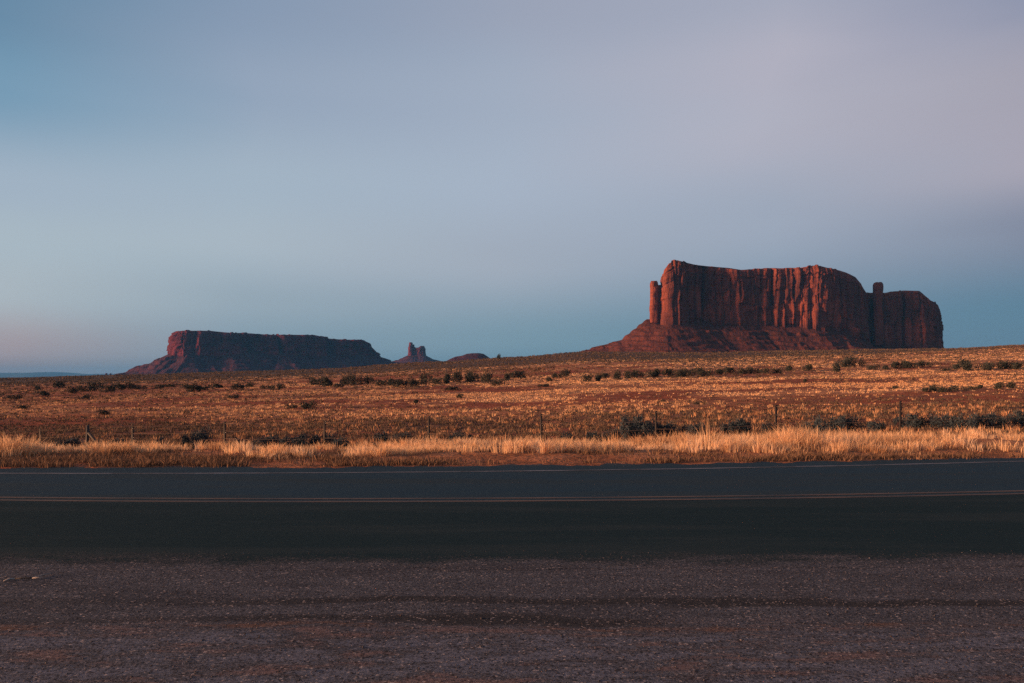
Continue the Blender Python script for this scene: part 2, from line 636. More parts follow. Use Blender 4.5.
# terrain rows (depth, image row) at five columns; beyond the last the plain falls away behind the rise
TER = {
    -400: [(17, 452), (22, 452), (30, 459), (60, 436), (120, 415), (250, 398), (500, 387), (1000, 380.5), (1700, 378.6)],
    0:    [(17, 451.5), (22, 450), (30, 456), (60, 434), (120, 413), (250, 396.5), (500, 386), (1000, 380), (1700, 378.0)],
    140:  [(17, 451), (22, 449), (30, 454.5), (60, 432), (120, 411), (250, 394), (500, 383), (1000, 376.5), (1700, 374.2)],
    256:  [(17, 451), (22, 448), (30, 452), (60, 429), (120, 409), (250, 391), (500, 379.5), (1000, 373.0), (1700, 370.8)],
    320:  [(17, 451), (22, 447), (30, 450), (60, 427), (120, 408), (250, 389), (500, 377.5), (1000, 370.6), (1700, 368.6)],
    440:  [(17, 451), (22, 446), (30, 448), (60, 425), (120, 406), (250, 386), (500, 372), (1000, 363.4), (1600, 361.5)],
    512:  [(17, 451), (22, 445), (30, 446), (60, 424), (120, 404), (250, 384), (500, 369), (1000, 359.5), (1500, 357.2)],
    590:  [(17, 450.5), (22, 444), (30, 444), (60, 420), (120, 401), (250, 381), (500, 364), (1000, 353.6), (1500, 352)],
    700:  [(17, 450), (22, 443), (30, 441), (60, 417), (120, 399), (250, 379), (500, 362), (1000, 354.5), (1500, 353.2)],
    850:  [(17, 449.5), (22, 440), (30, 437), (60, 413), (120, 396), (250, 376), (500, 357), (900, 351), (1400, 350)],
    945:  [(17, 449), (22, 438), (30, 434), (60, 411), (120, 394), (250, 373), (450, 355), (800, 350), (1400, 349.5)],
    1024: [(17, 448.5), (22, 437), (30, 432), (60, 410), (120, 392), (250, 371), (450, 352), (700, 347), (1400, 346.0)],
    1500: [(17, 446), (22, 434), (30, 428), (60, 407), (120, 388), (250, 366), (450, 346), (700, 341), (1400, 340.0)],
}
tz = np.log(np.array([14.0, 17, 22, 30, 42, 60, 85, 120, 180, 250, 350, 500, 700, 1000, 1400, 1800, 2600, 5000, 12000, 60000]))
tx = np.array(sorted(TER))
tab = np.zeros((len(tx), len(tz)))
for i, c in enumerate(tx):
    pts = TER[c]
    zs = np.log([p[0] for p in pts]); ys = [p[1] for p in pts]
    for j, lz in enumerate(tz):
        Z = math.exp(lz)
        if Z <= 14.01:
            tab[i, j] = -0.02
        elif Z <= pts[-1][0]:
            tab[i, j] = row2z(np.interp(lz, zs, ys), Z)
        else:
            zl = row2z(ys[-1], pts[-1][0])
            f = {1800: 1.0, 2600: 0.82, 5000: 0.5, 12000: 0.1, 60000: 0.0}.get(int(round(Z)), 1.0)
            tab[i, j] = zl * f - 3 * (1 - f)


def terrain(X, Y, rough=True):
    X = np.asarray(X, float); Y = np.asarray(Y, float)
    Yc = np.maximum(Y, 14.0)
    px = 512 + F * X / Yc
    px = np.clip(px, tx[0], tx[-1])
    lz = np.clip(np.log(Yc), tz[0], tz[-1])
    # bilinear, smoothed in depth
    j = np.clip(np.searchsorted(tz, lz, side='right') - 1, 0, len(tz) - 2)
    fj = (lz - tz[j]) / (tz[j + 1] - tz[j])
    i = np.clip(np.searchsorted(tx, px, side='right') - 1, 0, len(tx) - 2)
    fi = (px - tx[i]) / (tx[i + 1] - tx[i])
    fi = fi * fi * (3 - 2 * fi) * 0.5 + fi * 0.5
    h = (tab[i, j] * (1 - fj) + tab[i, j + 1] * fj) * (1 - fi) + (tab[i + 1, j] * (1 - fj) + tab[i + 1, j + 1] * fj) * fi
    if rough:
        e = sstep(14.5, 19, Y)
        h = h + e * (0.10 * fbm(X * 0.5, Y * 0.5, 3, 3) + np.clip(Y / 60, 0, 1) * 0.35 * fbm(X * 0.09, Y * 0.09, 5, 3)
                     + np.clip(Y / 700, 0, 1) ** 1.5 * 2.0 * fbm(X * 0.012, Y * 0.012, 8, 4))
    far = L_faredge(X)
    low = np.where(Y < far - 0.25, -0.07, 0.0)
    h = np.where(Y < far + 1.0, np.minimum(h, 0.0) * sstep(far, far + 1.0, Y) + low, h)
    return h


def locate(px, row, zmin=20.0, zmax=1500.0):
    Z = np.exp(np.linspace(math.log(zmin), math.log(zmax), 4000))
    X = (px - 512) * Z / F
    h = terrain(X, Z)
    rows = YH - (h - CAMZ) * F / Z
    k = np.nonzero(rows <= row)[0]
    k = k[0] if len(k) else len(Z) - 1
    return float(X[k]), float(Z[k]), float(h[k])


# ------------------------------------------------------------------ ground
Yrows = np.concatenate([[-300, -120, -50, -20, -8, 0, 5, 9, 11.5], np.linspace(12.5, 18, 45), np.exp(np.linspace(math.log(18.1), math.log(1900), 330)),
                        np.exp(np.linspace(math.log(2000), math.log(37500), 40))])
s = np.linspace(-1, 1, 620)
s = np.sign(s) * (0.78 * np.abs(s) + 0.22 * np.abs(s) ** 5)
GX = s[None, :] * (1.0 * np.maximum(Yrows, 0) + 60 + 240 * np.abs(s[None, :]) ** 6)[..., :] if False else s[None, :] * (1.0 * np.maximum(Yrows, 0)[:, None] + 45 + 0 * s[None, :]) + np.sign(s)[None, :] * 300 * np.abs(s[None, :]) ** 24
GY = np.repeat(Yrows[:, None], len(s), 1)
GZ = terrain(GX, GY)
px = 512 + F * GX / np.maximum(GY, 12)
SOIL = np.array([0.23, 0.070, 0.036]); SOIL2 = np.array([0.27, 0.105, 0.052]); STRAW = np.array([0.47, 0.235, 0.12]); SCRUB = np.array([0.062, 0.052, 0.040])
n_a = fbm(GX * 0.05, GY * 0.05, 21, 4)
n_b = fbm(GX * 0.016, GY * 0.010, 22, 4)
n_c = fbm(GX * 0.3, GY * 0.3, 23, 3)
col = SOIL[None, None] + (SOIL2 - SOIL)[None, None] * sstep(-0.3, 0.3, n_a)[..., None]
g_band = fbm(GX * 0.007 + 3.0, np.log(np.maximum(GY, 5)) * 7.0, 344, 4)
straw = sstep(80, 125, GY + 30 * n_b) * (1 - sstep(450, 900, GY)) * 0.8 * sstep(-0.5, 0.25, 0.8 * n_a + 0.5 * n_c + 1.0 * g_band)
straw = np.maximum(straw, 0.35 * sstep(14.8, 17, GY) * (1 - sstep(22, 40, GY)))
straw = straw * (0.35 + 0.65 * sstep(60, 420, px))
col = col + (STRAW[None, None] - col) * straw[..., None]
scrub_edge = np.interp(px, [-400, 0, 300, 512, 700, 850, 1024, 1500], [480, 480, 500, 480, 400, 480, 800, 900])
scr = sstep(0.8, 1.25, GY / scrub_edge + 0.5 * n_b + 0.25 * n_a)
scr = np.maximum(scr, 0.55 * sstep(35, 50, GY) * (1 - sstep(66, 90, GY)) * sstep(-0.35, 0.25, n_b * 0.5 + n_c * 0.7 + n_a * 0.5))
col = col + (SCRUB[None, None] - col) * (0.85 * scr)[..., None]
colr = np.concatenate([col, np.ones(col.shape[:2] + (1,))], -1)
g = mesh_obj('ground', np.stack([GX, GY, GZ], -1), grid_faces(len(Yrows), len(s)), M_ground, smooth=True, colattr=colr.reshape(-1, 4))
tag(g, 'red desert plain with dry straw grass rising to a dark scrubby ridge', 'ground', kind='structure')


# ------------------------------------------------------------------ road
def ribbon(fa, fb, z, nacross, name, mat, parent=None, jag_a=0.0, jag_b=0.0, attr=None, x0=-42, x1=42, nx=900, seed=50):
    X = np.linspace(x0, x1, nx)
    A = fa(X) + jag_a * fbm(X * 2.2, X * 0, seed, 5, 0.65)
    B = fb(X) + jag_b * fbm(X * 2.2, X * 0, seed + 9, 5, 0.65)
    t = np.linspace(0, 1, nacross)[:, None]
    Y = A[None] * (1 - t) + B[None] * t
    XX = np.repeat(X[None], nacross, 0)
    V = np.stack([XX, Y, np.full_like(Y, z)], -1)
    ca = None
    if attr is not None:
        ca = np.concatenate([attr(XX, Y), np.ones(Y.shape + (1,))], -1).reshape(-1, 4)
    return mesh_obj(name, V, grid_faces(nacross, nx), mat, parent, False, ca)


def road_attr(X, Y):
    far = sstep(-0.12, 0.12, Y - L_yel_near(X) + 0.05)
    mid = (L_yel_far(X) + L_white(X)) / 2
    wear = np.exp(-((Y - mid + 0.9) / 0.5) ** 2) + 0.7 * np.exp(-((Y - mid - 0.8) / 0.4) ** 2)
    edge = np.clip(1 - (Y - L_near(X) + 0.80) / 1.25, 0, 1) * 1.35
    edge = np.maximum(edge, 0.50 * sstep(0.0, 0.8, Y - L_white(X) - 0.25))
    return np.stack([far, np.clip(wear, 0, 1), edge], -1)


sh = ribbon(lambda X: np.full_like(X, -40.0), lambda X: L_near(X) + 0.45, 0.0, 40, 'gravel_shoulder', M_shoulder)
tag(sh, 'dark gravel pullout beside the road, nearest the camera', 'gravel shoulder', kind='structure')
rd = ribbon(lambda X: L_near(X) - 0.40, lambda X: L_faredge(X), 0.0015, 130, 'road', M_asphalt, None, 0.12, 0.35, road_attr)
tag(rd, 'two lane asphalt road crossing the whole view', 'road', kind='structure')
ribbon(lambda X: L_white(X) - 0.055, lambda X: L_white(X) + 0.055, 0.0055, 3, 'edge_line', M_white, rd, 0.012, 0.012)
ribbon(lambda X: L_yel_near(X) - 0.05, lambda X: L_yel_near(X) + 0.05, 0.0055, 3, 'centre_line', M_yellow, rd, 0.01, 0.01)
ribbon(lambda X: L_yel_far(X) - 0.05, lambda X: L_yel_far(X) + 0.05, 0.0055, 3, 'centre_line', M_yellow, rd, 0.01, 0.01, seed=70)


# ------------------------------------------------------------------ buttes and mesas
def sample_poly(P, step):
    """closed polygon (n,2) -> smooth dense loop"""
    P = np.asarray(P, float)
    n = len(P)
    out = []
    for i in range(n):
        p0, p1, p2, p3 = P[i - 1], P[i], P[(i + 1) % n], P[(i + 2) % n]
        k = max(2, int(np.linalg.norm(p2 - p1) / step))
        t = np.linspace(0, 1, k, endpoint=False)[:, None]
        cr = 0.5 * ((2 * p1) + (-p0 + p2) * t + (2 * p0 - 5 * p1 + 4 * p2 - p3) * t ** 2 + (-p0 + 3 * p1 - 3 * p2 + p3) * t ** 3)
        li = p1 + (p2 - p1) * t
        out.append(0.45 * cr + 0.55 * li)
    L = np.concatenate(out)
    # even spacing
    d = np.linalg.norm(np.roll(L, -1, 0) - L, axis=1)
    cum = np.concatenate([[0], np.cumsum(d)])
    N = int(cum[-1] / step)
    tt = np.linspace(0, cum[-1], N, endpoint=False)
    Lc = np.vstack([L, L[:1]])
    return np.stack([np.interp(tt, cum, Lc[:, 0]), np.interp(tt, cum, Lc[:, 1])], -1), tt


def cliff_block(name, poly_px, skyline, base_row, mat, parent, step=4.0, levels=46, seed=1, sc=1.0, alcove=True, round_top=2.0, lean=0.04, alc_from=None):
    """poly_px: (column, depth) loop, seen from above; skyline: (column, row); base_row: (column, row) of the foot of the cliff"""
    P = np.array([(px2x(a, z), z) for a, z in poly_px])
    if np.sum(P[:, 0] * np.roll(P[:, 1], -1) - np.roll(P[:, 0], -1) * P[:, 1]) < 0:
        P = P[::-1]
    L, tt = sample_poly(P, step)
    nrm = np.roll(L, -1, 0) - np.roll(L, 1, 0)
    nrm = np.stack([nrm[:, 1], -nrm[:, 0]], -1)
    nrm /= np.linalg.norm(nrm, axis=1, keepdims=True)
    for _ in range(6):
        nrm = nrm + np.roll(nrm, 1, 0) + np.roll(nrm, -1, 0)
        nrm /= np.linalg.norm(nrm, axis=1, keepdims=True)
    N = len(L)
    sky = np.array(skyline, float); br = np.array(base_row, float)
    pxl = 512 + F * L[:, 0] / L[:, 1]
    Zref = np.min(P[:, 1])

    def topz(X, Y):
        p = 512 + F * X / Y
        return row2z(np.interp(p, sky[:, 0], sky[:, 1]), np.minimum(Y, Zref + 120 * sc))
    zt = topz(L[:, 0], L[:, 1])
    jag = hash2(np.floor(tt / sc / 13 + 0.4 * vnoise(tt / sc / 6, tt * 0, seed + 70)), np.zeros(N), seed + 71)
    jag2 = hash2(np.floor(tt / sc / 31), np.zeros(N), seed + 72)
    zt = zt + sc * (8.0 * (jag - 0.55) + 5.0 * (jag2 - 0.55))
    zb = row2z(np.interp(pxl, br[:, 0], br[:, 1]), L[:, 1]) - 14 * sc
    v = np.concatenate([np.linspace(0, 0.9, levels - 8), np.linspace(0.915, 1.0, 8)])
    ang = tt / sc
    period = 2 * math.pi
    rows = []
    tints = []
    # arched alcoves
    rs = np.random.default_rng(seed)
    alc = []
    if alcove:
        a = 0.0
        while a < ang[-1]:
            w = rs.uniform(9, 24)
            if rs.random() < 0.72 and not (alc_from is not None and np.interp(a + w, ang, pxl) < alc_from):
                alc.append((a + w, w * rs.uniform(0.75, 1.0), rs.uniform(0.34, 0.64), rs.uniform(3.0, 7.0)))
            a += 2 * w
    for vi in v:
        drift = 6 * fbm(ang * 0.01, np.full(N, vi * 2.0), seed + 3, 2)
        aa = ang + drift
        f1 = np.clip(np.abs(fbm(aa / 105, np.full(N, vi * 0.3), seed + 5, 2)) * 2, 0, 1)
        f2 = np.clip(np.abs(fbm(aa / 34, np.full(N, vi * 0.7), seed + 6, 2)) * 2, 0, 1)
        f3 = fbm(aa / 9, np.full(N, vi * 2.2), seed + 7, 3)
        d = (-30 * (1 - f1) ** 5 - 7 * (1 - f2) ** 4 + 3.0 * f3 + 10)
        bw1 = aa / 27 + 0.35 * vnoise(aa / 9, np.full(N, vi * 3.0), seed + 60)
        b1 = hash2(np.floor(bw1), np.floor(vi * 4.2 + 3 * hash2(np.floor(bw1), np.zeros(N), seed + 61)), seed + 62)
        bw2 = aa / 10.5 + 0.3 * vnoise(aa / 5, np.full(N, vi * 5.0), seed + 63)
        b2 = hash2(np.floor(bw2), np.floor(vi * 8.5 + 4 * hash2(np.floor(bw2), np.zeros(N), seed + 64)), seed + 65)
        crack = np.abs(bw1 - np.round(bw1)) < 0.07
        d = d + 8.5 * (b1 - 0.5) + 4.5 * (b2 - 0.5) - 5.0 * crack
        fresh = np.zeros(N)
        for (ac, aw, ah, ad) in alc:
            q = (ang - ac) / aw
            arch = ah - 0.16 * np.clip(np.abs(q), 0, 1) ** 2
            ins = (1 - sstep(0.8, 1.0, np.abs(q))) * (1 - sstep(arch - 0.012, arch + 0.012, np.full(N, vi)))
            d = d - ad * ins
            fresh = np.maximum(fresh, ins * sstep(0.02, 0.22, vi))
        # ledges of harder beds, and a thin stepped cap
        d = d + 3.0 * vnoise(np.full(N, vi * 13.0), ang * 0.004, seed + 8)
        d = d - 4.0 * (vi > 0.865) + 3.0 * (0.885 < vi < 0.925) - 2.0 * (vi > 0.955) + 1.5 * (0.70 < vi < 0.72)
        d = d - round_top * sstep(0.985, 1.0, vi) + lean * 200 * (1 - vi) * (1 if vi > 0 else 1)
        taper = 1.0
        capz = sstep(0.86, 0.90, vi)
        patch = sstep(-0.35, 0.25, fbm(aa / 30, np.full(N, vi * 2.4), seed + 30, 3))
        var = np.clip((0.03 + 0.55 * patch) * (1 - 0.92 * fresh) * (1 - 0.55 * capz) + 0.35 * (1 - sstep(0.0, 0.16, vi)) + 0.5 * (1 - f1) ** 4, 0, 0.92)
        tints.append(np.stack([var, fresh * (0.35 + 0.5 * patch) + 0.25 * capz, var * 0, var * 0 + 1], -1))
        XY = L + nrm * (d * sc * taper)[:, None]
        z = zb + (zt - zb) * vi + (1.6 * sc * fbm(ang / 14, np.full(N, 3.3), seed + 12, 3) if vi > 0.98 else 0)
        rows.append(np.concatenate([XY, z[:, None]], 1))
    top = rows[-1]
    cen = L.mean(0)
    for k, q in enumerate((0.965, 0.9, 0.75, 0.5, 0.2)):
        XY = cen + (top[:, :2] - cen) * q
        z = topz(XY[:, 0], XY[:, 1]) + (1 + k) * 1.1 * sc * (0.4 + vnoise(XY[:, 0] / (25 * sc), XY[:, 1] / (25 * sc), seed + 14)) - 0.5 * sc
        rows.append(np.concatenate([XY, z[:, None]], 1))
        tints.append(tints[-1])
    V = np.concatenate(rows)
    nr = len(rows)
    quads = grid_faces(nr, N, wrap=True)
    c = np.array([[cen[0], cen[1], rows[-1][:, 2].mean()]])
    V = np.concatenate([V, c])
    j = np.arange(N)
    tris = np.stack([(nr - 1) * N + j, (nr - 1) * N + (j + 1) % N, np.full(N, nr * N)], -1)
    tints.append(tints[-1][:1])
    return mesh_obj(name, V, [quads, tris], mat, parent, False, np.concatenate(tints)), L, zb + 14 * sc


def talus(name, loops, ridges, mat, parent, x0, x1, y0, y1, nx, ny, slope, seed, sc=1.0, zfloor=0.0, gully=1.0, facets=()):
    """a skirt of scree: loops = [(points, foot heights)], ridges = [(p, q, slope)] spurs"""
    X = np.linspace(x0, x1, nx); Y = np.linspace(y0, y1, ny)
    XX, YY = np.meshgrid(X, Y)
    H = np.full(XX.shape, -1e9)
    for (L, zb) in loops:
        Ls = L[::3]; zs = zb[::3]
        A = Ls; B = np.roll(Ls, -1, 0)
        best = np.full(XX.shape, 1e9); bz = np.zeros(XX.shape); bi = np.zeros(XX.shape)
        inside = np.zeros(XX.shape, bool)
        for k in range(len(A)):
            ax, ay = A[k]; bx, by = B[k]
            dx, dy = bx - ax, by - ay
            t = np.clip(((XX - ax) * dx + (YY - ay) * dy) / (dx * dx + dy * dy + 1e-9), 0, 1)
            d = np.hypot(XX - ax - t * dx, YY - ay - t * dy)
            m = d < best
            best = np.where(m, d, best); bz = np.where(m, zs[k], bz); bi = np.where(m, k + t, bi)
            cond = ((ay > YY) != (by > YY)) & (XX < (bx - ax) * (YY - ay) / (by - ay + 1e-12) + ax)
            inside ^= cond
        gl = np.abs(fbm(bi * 0.16, best / (220 * sc), seed, 3)) * 2
        gl2 = np.abs(fbm(bi * 0.5, best / (120 * sc), seed + 4, 2)) * 2
        g = gully * (np.clip(best / (60 * sc), 0, 1)) * (22 * (gl - 0.4) + 9 * (gl2 - 0.4)) * sc
        dd = best / sc
        prof = -(slope * 1.25 * np.minimum(dd, 45) + slope * 0.95 * np.clip(dd - 45, 0, 110) + slope * 0.55 * np.clip(dd - 155, 0, None)) * sc
        # a hard bench part of the way down
        prof = prof + 6 * sc * sstep(38, 52, dd + 22 * (gl - 0.4)) * (1 - sstep(56, 76, dd))
        h = bz + prof + g
        h = np.where(inside, bz + 6 * sc, h)
        H = np.maximum(H, h)
    for (p, q, sl, sr) in ridges:
        p = np.array(p, float); q = np.array(q, float)
        d = q[:2] - p[:2]; ln = np.linalg.norm(d); d /= ln
        tt_ = (XX - p[0]) * d[0] + (YY - p[1]) * d[1]
        t = np.clip(tt_ / ln, 0, 1)
        side = (XX - p[0]) * -d[1] + (YY - p[1]) * d[0]
        cx = p[0] + t * ln * d[0]; cy = p[1] + t * ln * d[1]
        dist = np.hypot(XX - cx, YY - cy)
        s_ = np.where(side > 0, sl, sr)
        zr = p[2] + (q[2] - p[2]) * t
        g = 5 * sc * (np.abs(fbm(t * 7.0, dist * 0.004 / sc, seed + 9, 3)) * 2 - 0.4) * np.clip(dist / (30 * sc), 0, 1)
        H = np.maximum(H, zr - s_ * dist + g)
    for (pa, pb, pc) in facets:
        den = (pb[1] - pc[1]) * (pa[0] - pc[0]) + (pc[0] - pb[0]) * (pa[1] - pc[1])
        l1 = ((pb[1] - pc[1]) * (XX - pc[0]) + (pc[0] - pb[0]) * (YY - pc[1])) / den
        l2 = ((pc[1] - pa[1]) * (XX - pc[0]) + (pa[0] - pc[0]) * (YY - pc[1])) / den
        l3 = 1 - l1 - l2
        hf = l1 * pa[2] + l2 * pb[2] + l3 * pc[2]
        H = np.maximum(H, np.where((l1 >= 0) & (l2 >= 0) & (l3 >= 0), hf + 7.0 * fbm(XX / 28, YY / 110, seed + 33, 4), -1e9))
    H = H + 2.2 * sc * fbm(XX / (22 * sc), YY / (22 * sc), seed + 20, 4, 0.6)
    lam = 17 * sc
    ph = (H + 14 * sc * fbm(XX / (90 * sc), YY / (90 * sc), seed + 40, 2)) / lam
    fr = ph - np.floor(ph)
    H = H + lam * 0.5 * sstep(-0.45, 0.25, fbm(XX / (60 * sc), YY / (60 * sc), seed + 44, 3)) * 1.3 * (sstep(0.25, 0.75, fr) - fr)
    H = np.maximum(H, zfloor - 25 * sc)
    V = np.stack([XX, YY, H], -1)
    return mesh_obj(name, V, grid_faces(ny, nx), mat, parent, False)


def pillar(name, px0, px1, rows, Z, mat, parent, seed, base):
    """free-standing tower: two fused columns"""
    mb = MB()
    for (a, b, top, zoff, flat) in rows:
        w = (b - a) * Z / F / 2
        cx = px2x((a + b) / 2, Z)
        zt = row2z(top, Z); zb = row2z(base, Z)
        n = 26; m = 34
        th = np.linspace(0, 2 * math.pi, n, endpoint=False)
        ring = []
        for i in range(m):
            v = i / (m - 1)
            r = w * (1.06 - 0.10 * v) * (1 + 0.16 * fbm(th * 1.6 + seed, np.full(n, v * 1.6), seed, 2) + 0.10 * fbm(th * 3, np.full(n, v * 9), seed + 1, 2))
            r = r * (1 + 0.09 * vnoise(np.full(n, v * 11), np.full(n, 0.5), seed + 2) + 0.13 * (hash2(np.floor(th * 1.3), np.full(n, math.floor(v * 7.0)), seed + 3) - 0.5))
            if v > 0.95:
                r = r * (1 - 0.25 * ((v - 0.95) / 0.05) ** 2)
            sq = 1 / np.maximum(np.abs(np.cos(th)), np.abs(np.sin(th))) ** 0.55
            ring.append(np.stack([cx + r * sq * np.cos(th), Z + zoff + flat * r * sq * np.sin(th), np.full(n, zb + (zt - zb) * v) + (v > 0.97) * 2.0 * vnoise(th * 2, np.full(n, 1.0), seed + 5)], -1))
        V = np.concatenate(ring + [np.array([[cx, Z + zoff, zt + 1]])])
        j = np.arange(n)
        mb.add(V, grid_faces(m, n, True), np.stack([(m - 1) * n + j, (m - 1) * n + (j + 1) % n, np.full(n, m * n)], -1))
    return mb.build(name, mat, parent)


# --- the big red butte on the right
bt = empty('butte', (px2x(770, 2700), 2700, row2z(356, 2700)))
tag(bt, 'big red sandstone butte on the right with pinnacles at both ends', 'butte', kind='structure')


def rel(o):
    """parent keeps its own place: move the mesh data so that it stands right under its parent"""
    p = o.parent.location
    o.data.transform(__import__('mathutils').Matrix.Translation(-p))


main_poly = [(665.5, 2650), (666.5, 2562), (672, 2556), (686, 2564), (702, 2590), (716, 2606), (738, 2596), (757, 2618), (780, 2606), (800, 2600), (818, 2592), (834, 2606), (850, 2618), (862, 2650), (867, 2710),
             (862, 2840), (820, 2920), (760, 2940), (700, 2900), (672, 2800), (666, 2710)]
sky_main = [(660, 280), (664, 275), (666.5, 267), (669, 263.5), (674, 260.8), (679, 261), (685, 262.3), (692, 265.2), (715, 267.3), (735, 269.5), (744, 271), (748, 270), (765, 268.6), (790, 268.2),
            (806, 267.6), (811, 265.8), (817, 265.6), (823, 267), (836, 269.8), (846, 272.6), (855, 276.5), (861, 282), (865, 289), (868, 295), (872, 300)]
base_main = [(640, 319), (668, 321), (720, 323), (780, 325), (815, 327), (840, 331), (868, 341), (900, 346)]
main_poly = [(a, z + 0.2 * (a - 672)) for a, z in main_poly]
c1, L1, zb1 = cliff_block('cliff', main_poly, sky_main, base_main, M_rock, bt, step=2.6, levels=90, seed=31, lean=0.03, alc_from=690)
right_poly = [(866, 2760), (871, 2712), (880, 2700), (893, 2706), (906, 2712), (920, 2706), (931, 2720), (938, 2752), (940.5, 2810), (936, 2900), (915, 2960), (885, 2960), (868, 2880)]
sky_right = [(860, 293), (870, 293.2), (886, 293.6), (890, 292), (905, 291.3), (919, 291.4), (923, 294.2), (928, 299.5), (934, 302.5), (938, 305), (941, 313), (945, 330)]
base_right = [(860, 344), (880, 346), (905, 346), (930, 347), (946, 349)]
right_poly = [(a, z + 45 - 0.25 * (a - 870)) for a, z in right_poly]
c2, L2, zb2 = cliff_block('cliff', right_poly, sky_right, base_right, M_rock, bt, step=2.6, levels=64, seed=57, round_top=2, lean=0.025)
p1 = pillar('pinnacle', 650, 660, [(650.2, 657.6, 281.2, 0, 1.3), (654.0, 661.8, 284.8, 14, 1.3), (657.0, 664.6, 292.0, 22, 1.2)], 2582, M_rock, bt, 5, 323)
p2 = pillar('pinnacle', 874, 882, [(873.6, 882.0, 282.6, 0, 1.1)], 2716, M_rock, bt, 9, 345)


def P3(px_, row, Z):
    return (px2x(px_, Z), Z, row2z(row, Z))


ridges = [
    (P3(664, 319, 2600), P3(647, 318.8, 2595), 0.8, 0.8),
    (P3(647, 318.8, 2595), P3(631, 331.5, 2592), 0.9, 0.9),
    (P3(631, 331.5, 2592), P3(620, 340, 2588), 0.9, 0.9),
    (P3(620, 340, 2588), P3(593, 347.5, 2585), 0.9, 0.9),
    (P3(593, 347.5, 2585), P3(577, 353, 2580), 0.9, 0.9),
    (P3(577, 353, 2580), P3(560, 361, 2580), 0.9, 0.9),
    (P3(660, 321, 2588), P3(674, 354, 2370), 1.0, 1.0),
    (P3(838, 331, 2675), P3(852, 346, 2530), 0.6, 0.6),
    (P3(852, 346, 2530), P3(886, 352, 2500), 0.5, 0.5),
]
_T = P3(656, 320, 2590); _L = [P3(647, 318.8, 2595), P3(631, 331.5, 2592), P3(620, 340, 2588), P3(593, 347.5, 2585), P3(577, 353, 2580)]
_F1 = P3(628, 355, 2430); _F2 = P3(652, 355, 2395); _E = P3(674, 354, 2370); _T2 = P3(664, 321, 2590)
facets = [(_T, _L[0], _L[1]), (_T, _L[1], _F1), (_L[1], _L[2], _F1), (_L[2], _L[3], _F1), (_L[3], _L[4], _F1), (_T, _F1, _F2), (_T, _F2, _E), (_T, _T2, _E)]
# sides: first slope is to the left of travel; travelling away from the cliff to the camera, left is +X
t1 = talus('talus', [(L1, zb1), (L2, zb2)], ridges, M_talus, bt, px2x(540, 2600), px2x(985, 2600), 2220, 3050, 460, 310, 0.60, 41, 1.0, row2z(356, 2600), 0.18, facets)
for o in (c1, c2, p1, p2, t1):
    rel(o)

# --- the long dark mesa on the left
ms = empty('mesa', (px2x(270, 5600), 5600, row2z(376, 5600)))
tag(ms, 'long dark flat-topped mesa on the left, purple in the dusk', 'mesa', kind='structure')
mesa_poly = [(171, 5300), (176, 5180), (195, 5170), (215, 5240), (235, 5260), (258, 5360), (280, 5390), (300, 5480), (322, 5560), (340, 5640), (360, 5720), (372, 5800), (377, 5950), (372, 6200), (300, 6300), (220, 6100), (176, 5700)]
sky_mesa = [(160, 340), (168, 335.4), (172, 333.2), (176, 331.2), (190, 331.0), (210, 331.2), (222, 332.2), (232, 333.2), (248, 333.4), (258, 334.0), (280, 334.4), (300, 334.0), (313, 333.6), (318, 334.4), (325, 336.4), (332, 337.4), (350, 337.4),
            (362, 337.2), (366, 339.0), (371, 343), (376, 350)]
base_mesa = [(150, 357), (166, 355), (200, 355), (260, 354), (320, 355), (360, 356), (380, 358)]
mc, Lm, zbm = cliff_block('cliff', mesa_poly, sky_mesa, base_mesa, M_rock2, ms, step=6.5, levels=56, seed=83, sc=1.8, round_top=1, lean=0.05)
ridges_m = [
    (P3(170, 353, 5300), P3(150, 363, 5280), 0.5, 0.5),
    (P3(150, 363, 5280), P3(128, 374, 5260), 0.45, 0.45),
    (P3(128, 374, 5260), P3(95, 379, 5240), 0.25, 0.25),
    (P3(376, 354, 5900), P3(388, 361, 5900), 0.45, 0.45),
    (P3(388, 361, 5900), P3(404, 364, 5900), 0.35, 0.35),
]
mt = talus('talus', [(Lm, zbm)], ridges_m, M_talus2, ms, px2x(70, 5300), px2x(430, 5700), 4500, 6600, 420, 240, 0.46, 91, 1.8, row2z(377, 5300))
for o in (mc, mt):
    rel(o)

# --- the small castle-like butte in the gap
sb = empty('small_butte', (px2x(417, 8000), 8000, row2z(366, 8000)))
tag(sb, 'small distant butte with a thin spire, in the gap beside the dark mesa', 'butte', kind='structure')
small_poly = [(408.6, 8040), (411, 8000), (415, 8005), (420, 8000), (424, 8010), (425.4, 8060), (423, 8130), (412, 8140)]
sky_small = [(407, 347.0), (409, 346.2), (414, 346.6), (416, 348.0), (419.0, 347.6), (420.5, 346.0), (424.2, 346.0), (425.6, 349)]
base_small = [(400, 355), (430, 355)]
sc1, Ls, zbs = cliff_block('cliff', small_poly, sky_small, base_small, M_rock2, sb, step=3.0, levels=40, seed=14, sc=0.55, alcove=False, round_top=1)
sp1 = pillar('spire', 409, 414, [(408.9, 412.6, 342.4, 0, 1.2), (411.4, 414.2, 344.4, 20, 1.2)], 8010, M_rock2, sb, 21, 356)
ridges_s = [
    (P3(409, 354.4, 8040), P3(400, 359, 8020), 0.5, 0.5), (P3(400, 359, 8020), P3(386, 363, 8020), 0.4, 0.4),
    (P3(425, 354.6, 8040), P3(432, 359, 8020), 0.5, 0.5), (P3(432, 359, 8020), P3(446, 362, 8020), 0.35, 0.35)]
